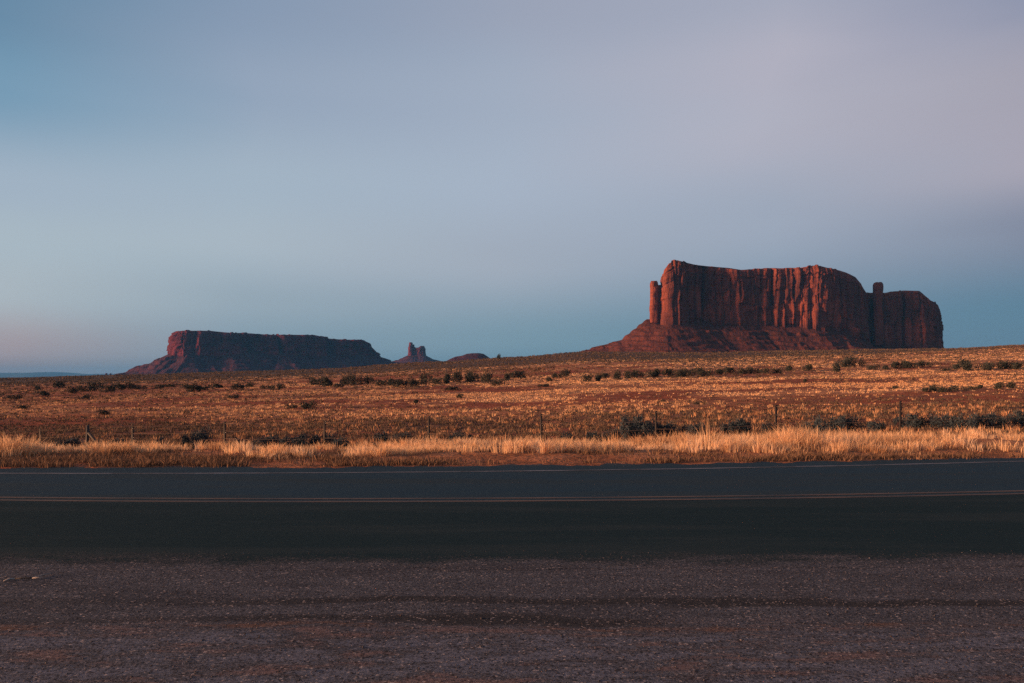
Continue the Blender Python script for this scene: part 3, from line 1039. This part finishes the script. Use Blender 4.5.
st1 = talus('talus', [(Ls, zbs)], ridges_s, M_talus2, sb, px2x(375, 8000), px2x(455, 8000), 7700, 8350, 260, 130, 0.50, 17, 1.0, row2z(366, 8000), 0.35)
for o in (sc1, sp1, st1):
    rel(o)

# --- the low rounded hill between them
xs = np.linspace(px2x(438, 4200), px2x(505, 4200), 150); ys = np.linspace(4050, 4500, 70)
XX, YY = np.meshgrid(xs, ys)
pxx = 512 + F * XX / 4200
prof = np.interp(pxx, [438, 447, 452, 455, 461, 466, 472, 478, 483, 487, 490, 497, 505], [364, 360.3, 357.8, 356.6, 355.8, 354.0, 353.0, 353.0, 353.9, 356.0, 358.0, 358.6, 363])
depthf = 1 - np.clip(np.abs(YY - 4260) / 190, 0, 1) ** 2.2
zt = row2z(prof, 4230); zf = row2z(368, 4200)
H = zf + (zt - zf) * depthf + 2.5 * fbm(XX / 30, YY / 30, 77, 4)
hl = mesh_obj('low_hill', np.stack([XX, YY, H], -1), grid_faces(70, 150), M_talus2, smooth=True)
tag(hl, 'low rounded reddish hill between the small butte and the big butte', 'hill', kind='structure')

# --- far hills on the left horizon
xs = np.linspace(px2x(-500, 30000), px2x(420, 30000), 420); ys = np.linspace(29000, 33000, 26)
XX, YY = np.meshgrid(xs, ys)
pxx = 512 + F * XX / 30000
top = 372.6 + 0.012 * np.clip(pxx - 40, 0, 200) + 1.6 * fbm(pxx / 40, pxx * 0, 65, 4) + 0.9 * sstep(0.1, 0.3, vnoise(pxx / 9, pxx * 0, 66))
dz = 1 - np.clip(np.abs(YY - 31000) / 1900, 0, 1) ** 2
H = -20 + (row2z(top, 30500) + 20) * dz ** 0.6
fh = mesh_obj('far_hills', np.stack([XX, YY, H], -1), grid_faces(26, 420), M_hill, smooth=True)
tag(fh, 'far blue hills low on the left horizon', 'hills', kind='structure')

# ------------------------------------------------------------------ haze
hx = np.array([[x, y, z] for z in (float(GZ.min()) - 26.0, 480.0) for y in (-1500.0, 38500.0) for x in (-40500.0, 40500.0)])
hz = mesh_obj('haze', hx, np.array([(0, 2, 3, 1), (4, 5, 7, 6), (0, 1, 5, 4), (2, 6, 7, 3), (0, 4, 6, 2), (1, 3, 7, 5)]))
tag(hz, 'thin blue evening haze over the plain', 'haze', kind='stuff')
hm = bpy.data.materials.new('haze')
hm.use_nodes = True
ht = hm.node_tree
for n in list(ht.nodes):
    ht.nodes.remove(n)
pv = ht.nodes.new('ShaderNodeVolumePrincipled')
pv.inputs['Color'].default_value = (0.08, 0.38, 0.83, 1)
pv.inputs['Density'].default_value = 2.2e-5
pv.inputs['Anisotropy'].default_value = 0.0
oo = ht.nodes.new('ShaderNodeOutputMaterial')
ht.links.new(pv.outputs[0], oo.inputs['Volume'])
hz.data.materials.append(hm)

# ------------------------------------------------------------------ fence
posts = [(-52, 432, 31.6), (41, 428.5, 30.9), (87, 425.3, 30.6), (133, 424.5, 30.3), (225, 421.7, 29.65), (324.5, 421, 29.0), (428.6, 416.2, 28.35), (541.5, 413.8, 27.7), (656.5, 410.8, 27.05), (776, 404.8, 26.4), (900.3, 400.6, 25.75), (1032, 396, 25.1), (1170, 391, 24.5)]
fence = empty('wire_fence', (px2x(512, 27.9), 27.9, float(terrain(0.0, 27.9))))
tag(fence, 'thin post and wire fence along the far side of the roadside grass', 'fence')
ftops = []
for i, (pxp, top, Z) in enumerate(posts):
    X = px2x(pxp, Z)
    zt = row2z(top, Z)
    zg = float(terrain(X, Z)) - 0.25
    mb = MB()
    rs = random.Random(i)
    lean = rs.uniform(-0.03, 0.03)
    if i == 2:
        mb.tube([(X, Z, zg), (X + lean * .5, Z, (zg + zt) / 2), (X + lean, Z, zt)], [0.065, 0.06, 0.058], 10)
        o = mb.build('corner_post', M_wood, fence)
        o['label'] = 'thick braced wooden post'
    else:
        # steel T-post: flange, web and studs
        for (w, d, oy) in ((0.080, 0.014, 0.0), (0.016, 0.05, 0.032)):
            v = np.array([(X + sx * w / 2 + (lean if zz else 0), Z + oy + sy * d / 2, (zt if zz else zg)) for zz in (0, 1) for sy in (-1, 1) for sx in (-1, 1)])
            mb.add(v, [(0, 2, 3, 1), (4, 5, 7, 6), (0, 1, 5, 4), (2, 6, 7, 3), (0, 4, 6, 2), (1, 3, 7, 5)])
        mb.build('fence_post', M_post, fence)
    ftops.append((X + lean, Z - 0.02, zt, zg + 0.25, lean))
for h in (0.06, 0.34, 0.62, 0.88):
    mb = MB()
    for a, b in zip(ftops[:-1], ftops[1:]):
        pts = []
        for k in range(7):
            t = k / 6
            z = (a[2] * (1 - t) + b[2] * t) - h - 0.05 * 4 * t * (1 - t)
            pts.append((a[0] * (1 - t) + b[0] * t, a[1] * (1 - t) + b[1] * t, z))
        mb.tube(pts, [0.0035] * 7, 5)
    mb.build('wire', M_wire, fence)
# braces of the corner post
X, Y, zt, zg, _ = ftops[2]
mb = MB(); mb.tube([(X + 0.05, Y - 0.03, zt - 0.28), (X + 0.75, Y - 0.1, zg + 0.05)], [0.05, 0.055], 8); mb.build('brace', M_wood, fence)
mb = MB(); mb.tube([(X - 0.3, Y - 0.5, zg + 0.62), (X - 0.95, Y - 0.55, zg + 0.12)], [0.028, 0.032], 8)
br = mb.build('brace', M_pale, fence); br['label'] = 'pale bleached brace'


for o in list(fence.children):
    rel(o)


# ------------------------------------------------------------------ shrubs
def shrub_mesh(name, seed, mat, n=1500, twig=None, flat=0.62):
    r = np.random.default_rng(seed)
    k = r.integers(4, 7)
    lobes = np.stack([r.uniform(-0.62, 0.62, k), r.uniform(-0.45, 0.45, k), r.uniform(0.20, 0.5, k)], -1)
    rad = r.uniform(0.24, 0.46, k)
    which = r.integers(0, k, n)
    d = r.normal(size=(n, 3)); d /= np.linalg.norm(d, axis=1, keepdims=True)
    rr = rad[which] * (0.25 + 0.8 * r.random(n) ** 0.5)
    P = lobes[which] + d * rr[:, None]
    P[:, 2] = np.abs(P[:, 2]) * (flat / 0.75)
    keep = vnoise(P[:, 0] * 5, P[:, 2] * 5 + P[:, 1] * 3, seed) > -0.24
    P = P[keep]; d = d[keep]; n = len(P)
    # leaf sprays: small bent triangles and slim upright shoots
    a = d * 0.6 + r.normal(size=(n, 3)) * 0.5 + np.array([0, 0, 0.55]); a /= np.linalg.norm(a, axis=1, keepdims=True)
    b = np.cross(a, r.normal(size=(n, 3))); b /= np.linalg.norm(b, axis=1, keepdims=True)
    ln = r.uniform(0.05, 0.14, n)[:, None]; w = r.uniform(0.014, 0.036, n)[:, None]
    V = np.stack([P - b * w, P + b * w, P + a * ln * 0.6 + b * w * 0.8, P + a * ln], 1).reshape(-1, 3)
    q = (np.arange(n)[:, None] * 4 + np.array([0, 1, 2, 3])[None])
    me = mesh_obj(name, V, q, mat, link=False)
    return me


sage_meshes = [shrub_mesh('sagebrush', 100 + i, M_sage, 1700, flat=0.7) for i in range(6)]
dark_meshes = [shrub_mesh('desert_bush', 200 + i, M_dark, 1100, flat=0.62) for i in range(6)]
ORD = ['first', 'second', 'third', 'fourth', 'fifth', 'sixth', 'seventh', 'eighth', 'ninth', 'tenth', 'eleventh', 'twelfth', 'thirteenth', 'fourteenth', 'fifteenth',
       'sixteenth', 'seventeenth', 'eighteenth', 'nineteenth', 'twentieth', 'twenty-first', 'twenty-second', 'twenty-third', 'twenty-fourth', 'twenty-fifth', 'twenty-sixth', 'twenty-seventh', 'twenty-eighth', 'twenty-ninth', 'thirtieth']


def put_shrub(name, meshes, i, loc, w, h, label, group):
    me = meshes[i % len(meshes)]
    o = bpy.data.objects.new(name, me)
    o.location = loc
    rs = random.Random(i * 13 + 5)
    o.rotation_euler = (0, 0, rs.uniform(-0.5, 0.5) + (math.pi if rs.random() < 0.5 else 0))
    o.scale = (w / 1.7, w / 1.7, h / 0.72)
    C.objects.link(o)
    tag(o, label, 'bush', group)
    return o


# near: blue-grey sagebrush in the roadside grass (column, row of its foot, width px, height px)
near = [(66, 449, 20, 9), (112, 449, 22, 7), (160, 449, 13, 9), (190, 448, 16, 14), (202, 447, 18, 17), (236, 448, 20, 8), (265, 447, 24, 9), (283, 448, 18, 8), (302, 447, 22, 10), (322, 446, 24, 11), (340, 447, 18, 8),
        (385, 443, 24, 10), (402, 443, 18, 9), (428, 446, 12, 8), (456, 444, 16, 9), (466, 443, 14, 9), (568, 441, 14, 8), (596, 439, 18, 7), (612, 438, 16, 8), (628, 439, 20, 20), (641, 437, 24, 17), (655, 436, 20, 14), (668, 435, 20, 11), (684, 434, 20, 8),
        (697, 436, 18, 11), (729, 434, 18, 11), (741, 433, 22, 12), (768, 432, 12, 9), (816, 430, 26, 10), (832, 431, 26, 13), (849, 430, 24, 12), (875, 430, 22, 8), (908, 429, 26, 12), (926, 428, 24, 11),
        (944, 428, 22, 12), (962, 431, 18, 16), (980, 428, 24, 12), (997, 428, 24, 13), (1018, 428, 24, 14)]
ppx = [p[0] for p in posts[1:-2]]
gaps = {}
for n_ in near:
    gi = sum(1 for q in ppx if q < n_[0])
    gaps.setdefault(gi, []).append(n_)
cnt = 0
SZ = lambda w, h: 'tall' if h >= 14 else ('large' if w >= 23 else ('small' if w <= 14 else 'low'))
for gi in sorted(gaps):
    row = sorted(gaps[gi])
    for j, (pxp, yr, w, h) in enumerate(row):
        X = Z = None
        Z = 23.0 + 3.5 * random.Random(cnt).random()
        # stands where its foot is seen, or just behind the grass when the foot is hidden
        X, Z, zg = locate(pxp, yr + 1.0, 17.5, 60)
        if Z > 36:
            Z = 26.0 + random.Random(cnt).uniform(-2.5, 3.5); X = px2x(pxp, Z); zg = float(terrain(X, Z))
        # keep the crown where the photograph shows it
        ztop = row2z(yr - h, Z)
        hm_ = max(0.3, ztop - zg + 0.05)
        wm = w * 1.12 * Z / F
        if gi == 0:
            where = 'left of the first fence post'
        elif gi >= len(ppx):
            where = 'right of the last fence post'
        else:
            where = 'between %s and %s fence posts from left' % (ORD[gi - 1], ORD[gi])
        lab = '%s blue-grey sagebrush, %s bush%s' % (SZ(w, h), 'only' if len(row) == 1 else ORD[j], ' ' + where)
        put_shrub('sagebrush', sage_meshes, cnt, (X, Z, zg - 0.03), wm, min(hm_, 1.9), lab, 'sagebrush in the roadside grass')
        cnt += 1

# far: dark bushes standing on the plain, in loose rows
rows_far = {
    ('row below the long dark mesa', 'bushes in rows on the rising plain'):
        [(205, 389, 14, 5), (217, 388, 12, 5), (236, 389, 11, 6), (252, 388, 10, 5), (266, 388, 9, 4), (279, 389, 12, 5), (316, 386, 13, 8), (327, 386, 15, 10), (339, 387, 9, 4), (349, 385, 11, 8), (359, 384, 13, 10), (370, 384, 10, 7)],
    ('row below the small spired butte', 'bushes in rows on the rising plain'):
        [(382, 385, 12, 7), (392, 386, 11, 7), (401, 388, 14, 9), (411, 387, 11, 7), (421, 384, 10, 6), (430, 382, 13, 8), (438, 383, 10, 7)],
    ('row below the low rounded hill', 'bushes in rows on the rising plain'):
        [(447, 383, 11, 9), (456, 382, 11, 9), (467, 381, 12, 8), (477, 382, 12, 9), (487, 383, 11, 9), (497, 385, 12, 6), (507, 379, 10, 7), (518, 378, 13, 7)],
    ('row under left slope of big butte', 'bushes in rows on the rising plain'):
        [(545, 381, 8, 4), (556, 378, 9, 6), (566, 378, 10, 7), (587, 380, 9, 8), (599, 380, 10, 7), (606, 378, 8, 6), (620, 379, 9, 8), (631, 378, 10, 8)],
    ('dark row under left half of big butte', 'bushes in rows on the rising plain'):
        [(640, 377, 10, 7), (650, 377, 11, 7), (659, 377, 12, 8), (668, 376, 11, 7), (679, 376, 12, 7), (689, 376, 12, 8), (698, 375, 12, 7), (708, 375, 13, 8), (718, 374, 12, 6), (728, 374, 12, 6), (738, 374, 11, 6), (756, 374, 11, 6), (765, 374, 9, 5)],
    ('row under right half of big butte', 'bushes in rows on the rising plain'):
        [(776, 373, 10, 6), (790, 371, 10, 6), (811, 371, 11, 6), (833, 371, 9, 9), (843, 368, 12, 8), (853, 368, 13, 9), (872, 370, 10, 5), (884, 369, 9, 5), (894, 368, 10, 6), (903, 368, 12, 8), (914, 368, 12, 7), (926, 367, 11, 6)],
    ('dark row at right edge under open sky', 'bushes in rows on the rising plain'):
        [(945, 371, 9, 4), (955, 369, 10, 5), (963, 369, 12, 8), (974, 369, 12, 8), (985, 369, 12, 8), (996, 369, 13, 7), (1007, 369, 13, 8), (1018, 368, 14, 8)],
    ('lower short row near right edge', 'bushes in rows on the rising plain'):
        [(924, 391, 9, 4), (935, 391, 12, 5), (947, 391, 12, 5), (961, 391, 12, 5), (974, 389, 9, 5), (983, 389, 9, 4), (997, 388, 11, 6), (1013, 388, 11, 6)],
    ('scattered row under far blue hills', 'bushes in rows on the rising plain'):
        [(12, 398, 11, 5), (24, 409, 14, 4), (33, 389, 9, 5), (42, 396, 11, 6), (58, 388, 10, 7), (72, 392, 10, 6), (88, 391, 12, 7), (97, 390, 13, 8), (107, 391, 13, 8), (118, 390, 11, 7), (128, 390, 10, 6)],
    ('loose scatter below left end of mesa', 'bushes in rows on the rising plain'):
        [(144, 388, 9, 5), (162, 388, 10, 5), (172, 386, 12, 4), (186, 389, 10, 5), (194, 391, 12, 8), (105, 414, 11, 5)],
    ('straw field, apart from the rows', 'lone bushes in the straw field'):
        [(87, 400, 9, 4), (232, 397, 8, 4), (290, 409, 9, 3), (312, 408, 13, 9), (416, 403, 8, 4), (452, 391, 16, 4), (464, 397, 8, 4), (540, 386, 9, 4), (660, 402, 6, 3), (803, 382, 6, 3), (897, 389, 9, 3), (696, 404, 10, 3)],
}
k = 0
for (where, grp), lst in rows_far.items():
    for j, (pxp, yr, w, h) in enumerate(sorted(lst)):
        X, Z, zg = locate(pxp + random.Random(k + 50).uniform(-2.5, 2.5), yr + random.Random(k + 900).uniform(-0.8, 1.4), 40, 1300)
        lab = '%s dark bush, %s from left in %s' % ('large' if h >= 8 else ('low' if h <= 5 else 'round'), ORD[j], where)
        put_shrub('desert_bush', dark_meshes, k, (X, Z, zg - 0.05 * h * Z / F), w * 1.5 * Z / F, h * random.Random(k).uniform(1.05, 1.4) * Z / F, lab, grp)
        k += 1
X, Z, zg = locate(500, 358.8, 700, 1490)
put_shrub('desert_bush', dark_meshes, 3, (X, Z, zg), 7 * Z / F, 5 * Z / F, 'single dark bush on the skyline right of the low rounded hill', 'bushes in rows on the rising plain')


# ------------------------------------------------------------------ grass and other cover (nobody could count it)
def blades(base, height, lean_dir, lean, width, seg=2):
    """tapered bent blades: base (n,3)"""
    n = len(base)
    ang = rng.uniform(0, math.pi, n)
    side = np.stack([np.cos(ang), np.sin(ang), np.zeros(n)], -1) * (width / 2)[:, None]
    ld = np.stack([np.cos(lean_dir), np.sin(lean_dir), np.zeros(n)], -1)
    up = np.array([0, 0, 1.0])
    mid = base + up * (height * 0.55)[:, None] + ld * (lean * height * 0.28)[:, None]
    tip = base + up * (height * (1 - 0.25 * lean ** 2))[:, None] + ld * (lean * height)[:, None]
    V = np.stack([base - side, base + side, mid + side * 0.75, mid - side * 0.75, tip], 1).reshape(-1, 3)
    i = np.arange(n)[:, None] * 5
    return V, i + np.array([[0, 1, 2, 3]]), i + np.array([[3, 2, 4]])


def clumps(cx, cy, nb, rad, hgt, wid, lean_max, tint=None):
    tot = int(nb.sum())
    idx = np.repeat(np.arange(len(cx)), nb)
    a = rng.uniform(0, 2 * math.pi, tot)
    r = rad[idx] * np.sqrt(rng.random(tot))
    bx = cx[idx] + r * np.cos(a); by = cy[idx] + r * np.sin(a)
    bz = terrain(bx, by) - 0.02
    h = hgt[idx] * rng.uniform(0.45, 1.05, tot)
    lean = lean_max * rng.random(tot) * (0.35 + 0.65 * r / np.maximum(rad[idx], 1e-6))
    out = blades(np.stack([bx, by, bz], -1), h, a + rng.normal(0, 0.4, tot), lean, wid[idx] * rng.uniform(0.6, 1.3, tot))
    if tint is None:
        return out
    tv = np.repeat(tint[idx], 5)
    return out + (np.stack([tv, tv, tv, np.ones_like(tv)], -1),)


# roadside strip
n = 5200
pxs = rng.uniform(-160, 1190, n)
far_off = rng.gamma(2.0, 1.5, n)
start = np.interp(pxs, [-160, 0, 120, 200, 330, 420, 560, 700, 820, 1030, 1190], [0.1, 0.15, 0.25, 0.5, 0.9, 1.5, 1.8, 1.9, 1.5, 1.6, 1.6])
Yg = 14.6 + far_off + start
Xg = px2x(pxs, Yg)
far = L_faredge(Xg)
Yg = np.maximum(Yg, far + 0.15)
clump_n = fbm(Xg * 0.45, Yg * 0.45, 301, 3)
height_n = fbm(Xg * 0.28, Yg * 0.5, 305, 3)
keep = clump_n + 0.8 * fbm(Xg * 0.13, Yg * 0.3, 309, 2) > -0.06 - 0.28 * sstep(440, 520, 512 + F * Xg / Yg) * (1 - sstep(720, 800, 512 + F * Xg / Yg)) + 0.10 * rng.standard_normal(n)
Xg, Yg, height_n, clump_n = Xg[keep], Yg[keep], height_n[keep], clump_n[keep]
off = Yg - L_faredge(Xg)
pg = 512 + F * Xg / Yg
cap = np.interp(pg, [-60, 0, 60, 120, 200, 300, 400, 470, 560, 640, 700, 820, 900, 1024, 1100], [0.46, 0.46, 0.40, 0.36, 0.38, 0.28, 0.31, 0.38, 0.36, 0.36, 0.42, 0.48, 0.38, 0.34, 0.34])
hg = cap * np.clip(0.78 + 1.0 * height_n, 0.2, 1.2) * rng.uniform(0.7, 1.15, len(Xg))
hg = np.where((np.abs(pg - 706) < 7) & (Yg > 16) & (Yg < 19), 0.80, hg)
hg = hg * np.interp(off, [0, 0.8, 1.6, 3, 8, 14], [0.25, 0.55, 1.0, 1.0, 0.85, 0.7])
rightf = sstep(780, 960, 512 + F * Xg / Yg)
hg *= 1 - 0.12 * rightf
tint1 = np.clip(0.62 + 0.9 * fbm(Xg * 0.8, Yg * 0.8, 311, 2) + 0.22 * rng.standard_normal(len(Xg)), 0, 1)
V1, q1, t1_, c1_ = clumps(Xg, Yg, rng.integers(14, 40, len(Xg)), rng.uniform(0.07, 0.22, len(Xg)), hg, np.full(len(Xg), 0.016), 0.95, tint1)
gr = mesh_obj('roadside_grass', V1, [q1, t1_], M_straw, colattr=c1_)
tag(gr, 'tall pale dry grass growing in a strip along the far road edge', 'grass', kind='stuff')

# short dead weeds on the verge between the grass and the road
n = 5200
pxs = rng.uniform(-160, 1190, n)
Yv = L_faredge(px2x(pxs, 14.2)) + 0.05 + rng.gamma(1.6, 0.75, n)
Xv = px2x(pxs, Yv)
keep = fbm(Xv * 0.5, Yv * 0.9, 333, 3) + 0.35 * (1 - sstep(150, 520, pxs)) > 0.02 + 0.30 * sstep(400, 580, pxs) + 0.15 * rng.standard_normal(n)
Xv, Yv = Xv[keep], Yv[keep]
V4, q4, t4 = clumps(Xv, Yv, rng.integers(10, 26, len(Xv)), rng.uniform(0.08, 0.25, len(Xv)), rng.uniform(0.05, 0.19, len(Xv)), np.full(len(Xv), 0.014), 1.2)
vw = mesh_obj('verge_weeds', V4, [q4, t4], M_weed)
tag(vw, 'short dead brown weeds between the pale grass and the road', 'weeds', kind='stuff')

# straw tufts on the plain: thinner further out
n = 105000
pxs = rng.uniform(-140, 1170, n)
u = rng.random(n)
Zt = np.exp(math.log(26) + u * (math.log(620) - math.log(26)))
Xt = px2x(pxs, Zt)
na = fbm(Xt * 0.05, Zt * 0.05, 21, 4); nb_ = fbm(Xt * 0.016, Zt * 0.010, 22, 4)
dens = np.interp(Zt * (1 + 0.25 * fbm(Xt * 0.03, Zt * 0.03, 340, 3)), [26, 34, 45, 60, 75, 95, 112, 160, 300, 620], [0.35, 0.2, 0.12, 0.11, 0.10, 0.18, 0.80, 0.95, 0.8, 0.3])
band = fbm(Xt * 0.007 + 3.0, np.log(Zt) * 7.0, 344, 4)
dens = dens * (0.06 + 1.15 * sstep(-0.34, 0.22, 0.7 * na + 0.4 * nb_ + 1.0 * band)) * (0.35 + 0.65 * sstep(40, 460, pxs))
keep = rng.random(n) < dens
Xt, Zt = Xt[keep], Zt[keep]
sz = rng.uniform(0.4, 1.0, len(Xt)) ** 1.0 * rng.choice([0.8, 1.0, 1.35], len(Xt)) * np.interp(Zt, [26, 60, 150, 300, 620], [0.30, 0.36, 0.44, 0.62, 0.95])
tint2 = np.clip(0.20 + 0.30 * sstep(60, 115, Zt) + 0.12 * sstep(100, 500, 512 + F * Xt / Zt) + 0.12 * rng.standard_normal(len(Xt)) + 0.35 * fbm(Xt * 0.012, np.log(Zt) * 9.0, 348, 3), 0, 1)
V2, q2, t2, c2_ = clumps(Xt, Zt, np.where(Zt < 90, 12, 10), sz * np.interp(Zt, [60, 120, 250], [0.5, 0.9, 1.3]), sz * np.interp(Zt, [60, 120, 250], [1.0, 0.8, 0.7]), np.interp(Zt, [26, 60, 150, 620], [0.022, 0.04, 0.10, 0.26]), 0.8, tint2)
tf = mesh_obj('field_grass', V2, [q2, t2], M_tuft, colattr=c2_)
tag(tf, 'straw coloured grass tufts scattered over the red plain', 'grass', kind='stuff')

# low dark scrub between the tufts and over the far ridge
n = 52000
pxs = rng.uniform(-140, 1170, n)
u = rng.random(n)
Zs = np.exp(math.log(24) + u * (math.log(1450) - math.log(24)))
Xs = px2x(pxs, Zs)
nb_ = fbm(Xs * 0.02, Zs * 0.014, 322, 4)
dens = np.interp(Zs, [24, 32, 42, 62, 85, 130, 260, 420, 600, 1450], [0.25, 0.4, 0.6, 0.6, 0.28, 0.16, 0.45, 0.65, 0.9, 0.9]) * (1.0 + 0.7 * (1 - sstep(60, 420, pxs)))
keep = rng.random(n) < dens * (0.4 + 1.1 * sstep(-0.3, 0.3, nb_))
Xs, Zs = Xs[keep], Zs[keep]
sz = rng.uniform(0.5, 1.3, len(Xs)) * np.interp(Zs, [24, 60, 200, 600, 1450], [0.26, 0.32, 0.55, 1.5, 3.0])
V3, q3, t3 = clumps(Xs, Zs, np.full(len(Xs), 10), sz * 0.75, sz * 0.75, np.interp(Zs, [24, 60, 200, 600, 1450], [0.03, 0.06, 0.16, 0.5, 1.0]), 1.1)
ls = mesh_obj('low_scrub', V3, [q3, t3], M_low)
tag(ls, 'low dark scrub covering the plain and the ridge', 'scrub', kind='stuff')

# gravel on the pullout
n = 9000
Yq = 3.6 + 3.6 * rng.random(n) ** 0.9
Xq = rng.uniform(-1, 1, n) * (0.72 * Yq + 0.4)
sz = np.clip(rng.lognormal(-5.85, 0.36, n), 0.0015, 0.010)
ico = np.array([(0, 0, 1), (0.894, 0, 0.447), (0.276, 0.851, 0.447), (-0.724, 0.526, 0.447), (-0.724, -0.526, 0.447), (0.276, -0.851, 0.447), (0.724, 0.526, -0.447), (-0.276, 0.851, -0.447), (-0.894, 0, -0.447), (-0.276, -0.851, -0.447), (0.724, -0.526, -0.447), (0, 0, -1)])
icf = np.array([(0, 1, 2), (0, 2, 3), (0, 3, 4), (0, 4, 5), (0, 5, 1), (1, 6, 2), (2, 7, 3), (3, 8, 4), (4, 9, 5), (5, 10, 1), (6, 7, 2), (7, 8, 3), (8, 9, 4), (9, 10, 5), (10, 6, 1), (11, 7, 6), (11, 8, 7), (11, 9, 8), (11, 10, 9), (11, 6, 10)])
rot = rng.uniform(0, 2 * math.pi, n)
sh_ = ico[None] * rng.uniform(0.7, 1.25, (n, 12, 1)) * np.stack([rng.uniform(0.8, 1.4, n), rng.uniform(0.7, 1.1, n), rng.uniform(0.45, 0.8, n)], -1)[:, None, :]
cr_, sr_ = np.cos(rot)[:, None], np.sin(rot)[:, None]
VX = (sh_[..., 0] * cr_ - sh_[..., 1] * sr_) * sz[:, None] + Xq[:, None]
VY = (sh_[..., 0] * sr_ + sh_[..., 1] * cr_) * sz[:, None] + Yq[:, None]
VZ = sh_[..., 2] * sz[:, None] + sz[:, None] * 0.30
Vst = np.stack([VX, VY, VZ], -1).reshape(-1, 3)
Fst = (np.arange(n)[:, None, None] * 12 + icf[None]).reshape(-1, 3)
gv = mesh_obj('gravel', Vst, Fst, M_stone)
tag(gv, 'loose dark gravel stones lying on the pullout', 'gravel', kind='stuff')

# ------------------------------------------------------------------ small things
Zw = CAMZ * F / (580 - YH)
tw = empty('twig', (px2x(25, Zw), Zw, 0.0))
tag(tw, 'dry forked twig with pale ends lying on the gravel at lower left', 'twig')
mb = MB()
mb.tube([(-0.075, -0.012, 0.012), (-0.02, 0.0, 0.016), (0.03, 0.012, 0.014), (0.055, 0.012, 0.012)], [0.005, 0.006, 0.006, 0.005], 7)
mb.build('stem', M_wood, tw)
for pts in ([(0.05, 0.010, 0.012), (0.09, 0.02, 0.014), (0.128, 0.018, 0.018)], [(0.05, 0.014, 0.012), (0.080, 0.10, 0.016), (0.122, 0.15, 0.018)]):
    mb = MB(); mb.tube(pts, [0.0045, 0.004, 0.0025], 7); mb.build('prong', M_pale, tw)
mb = MB(); mb.tube([(-0.07, -0.012, 0.012), (-0.105, -0.02, 0.014), (-0.122, -0.032, 0.008), (-0.135, -0.05, 0.004)], [0.005, 0.009, 0.007, 0.003], 7)
mb.build('split_end', M_pale, tw)
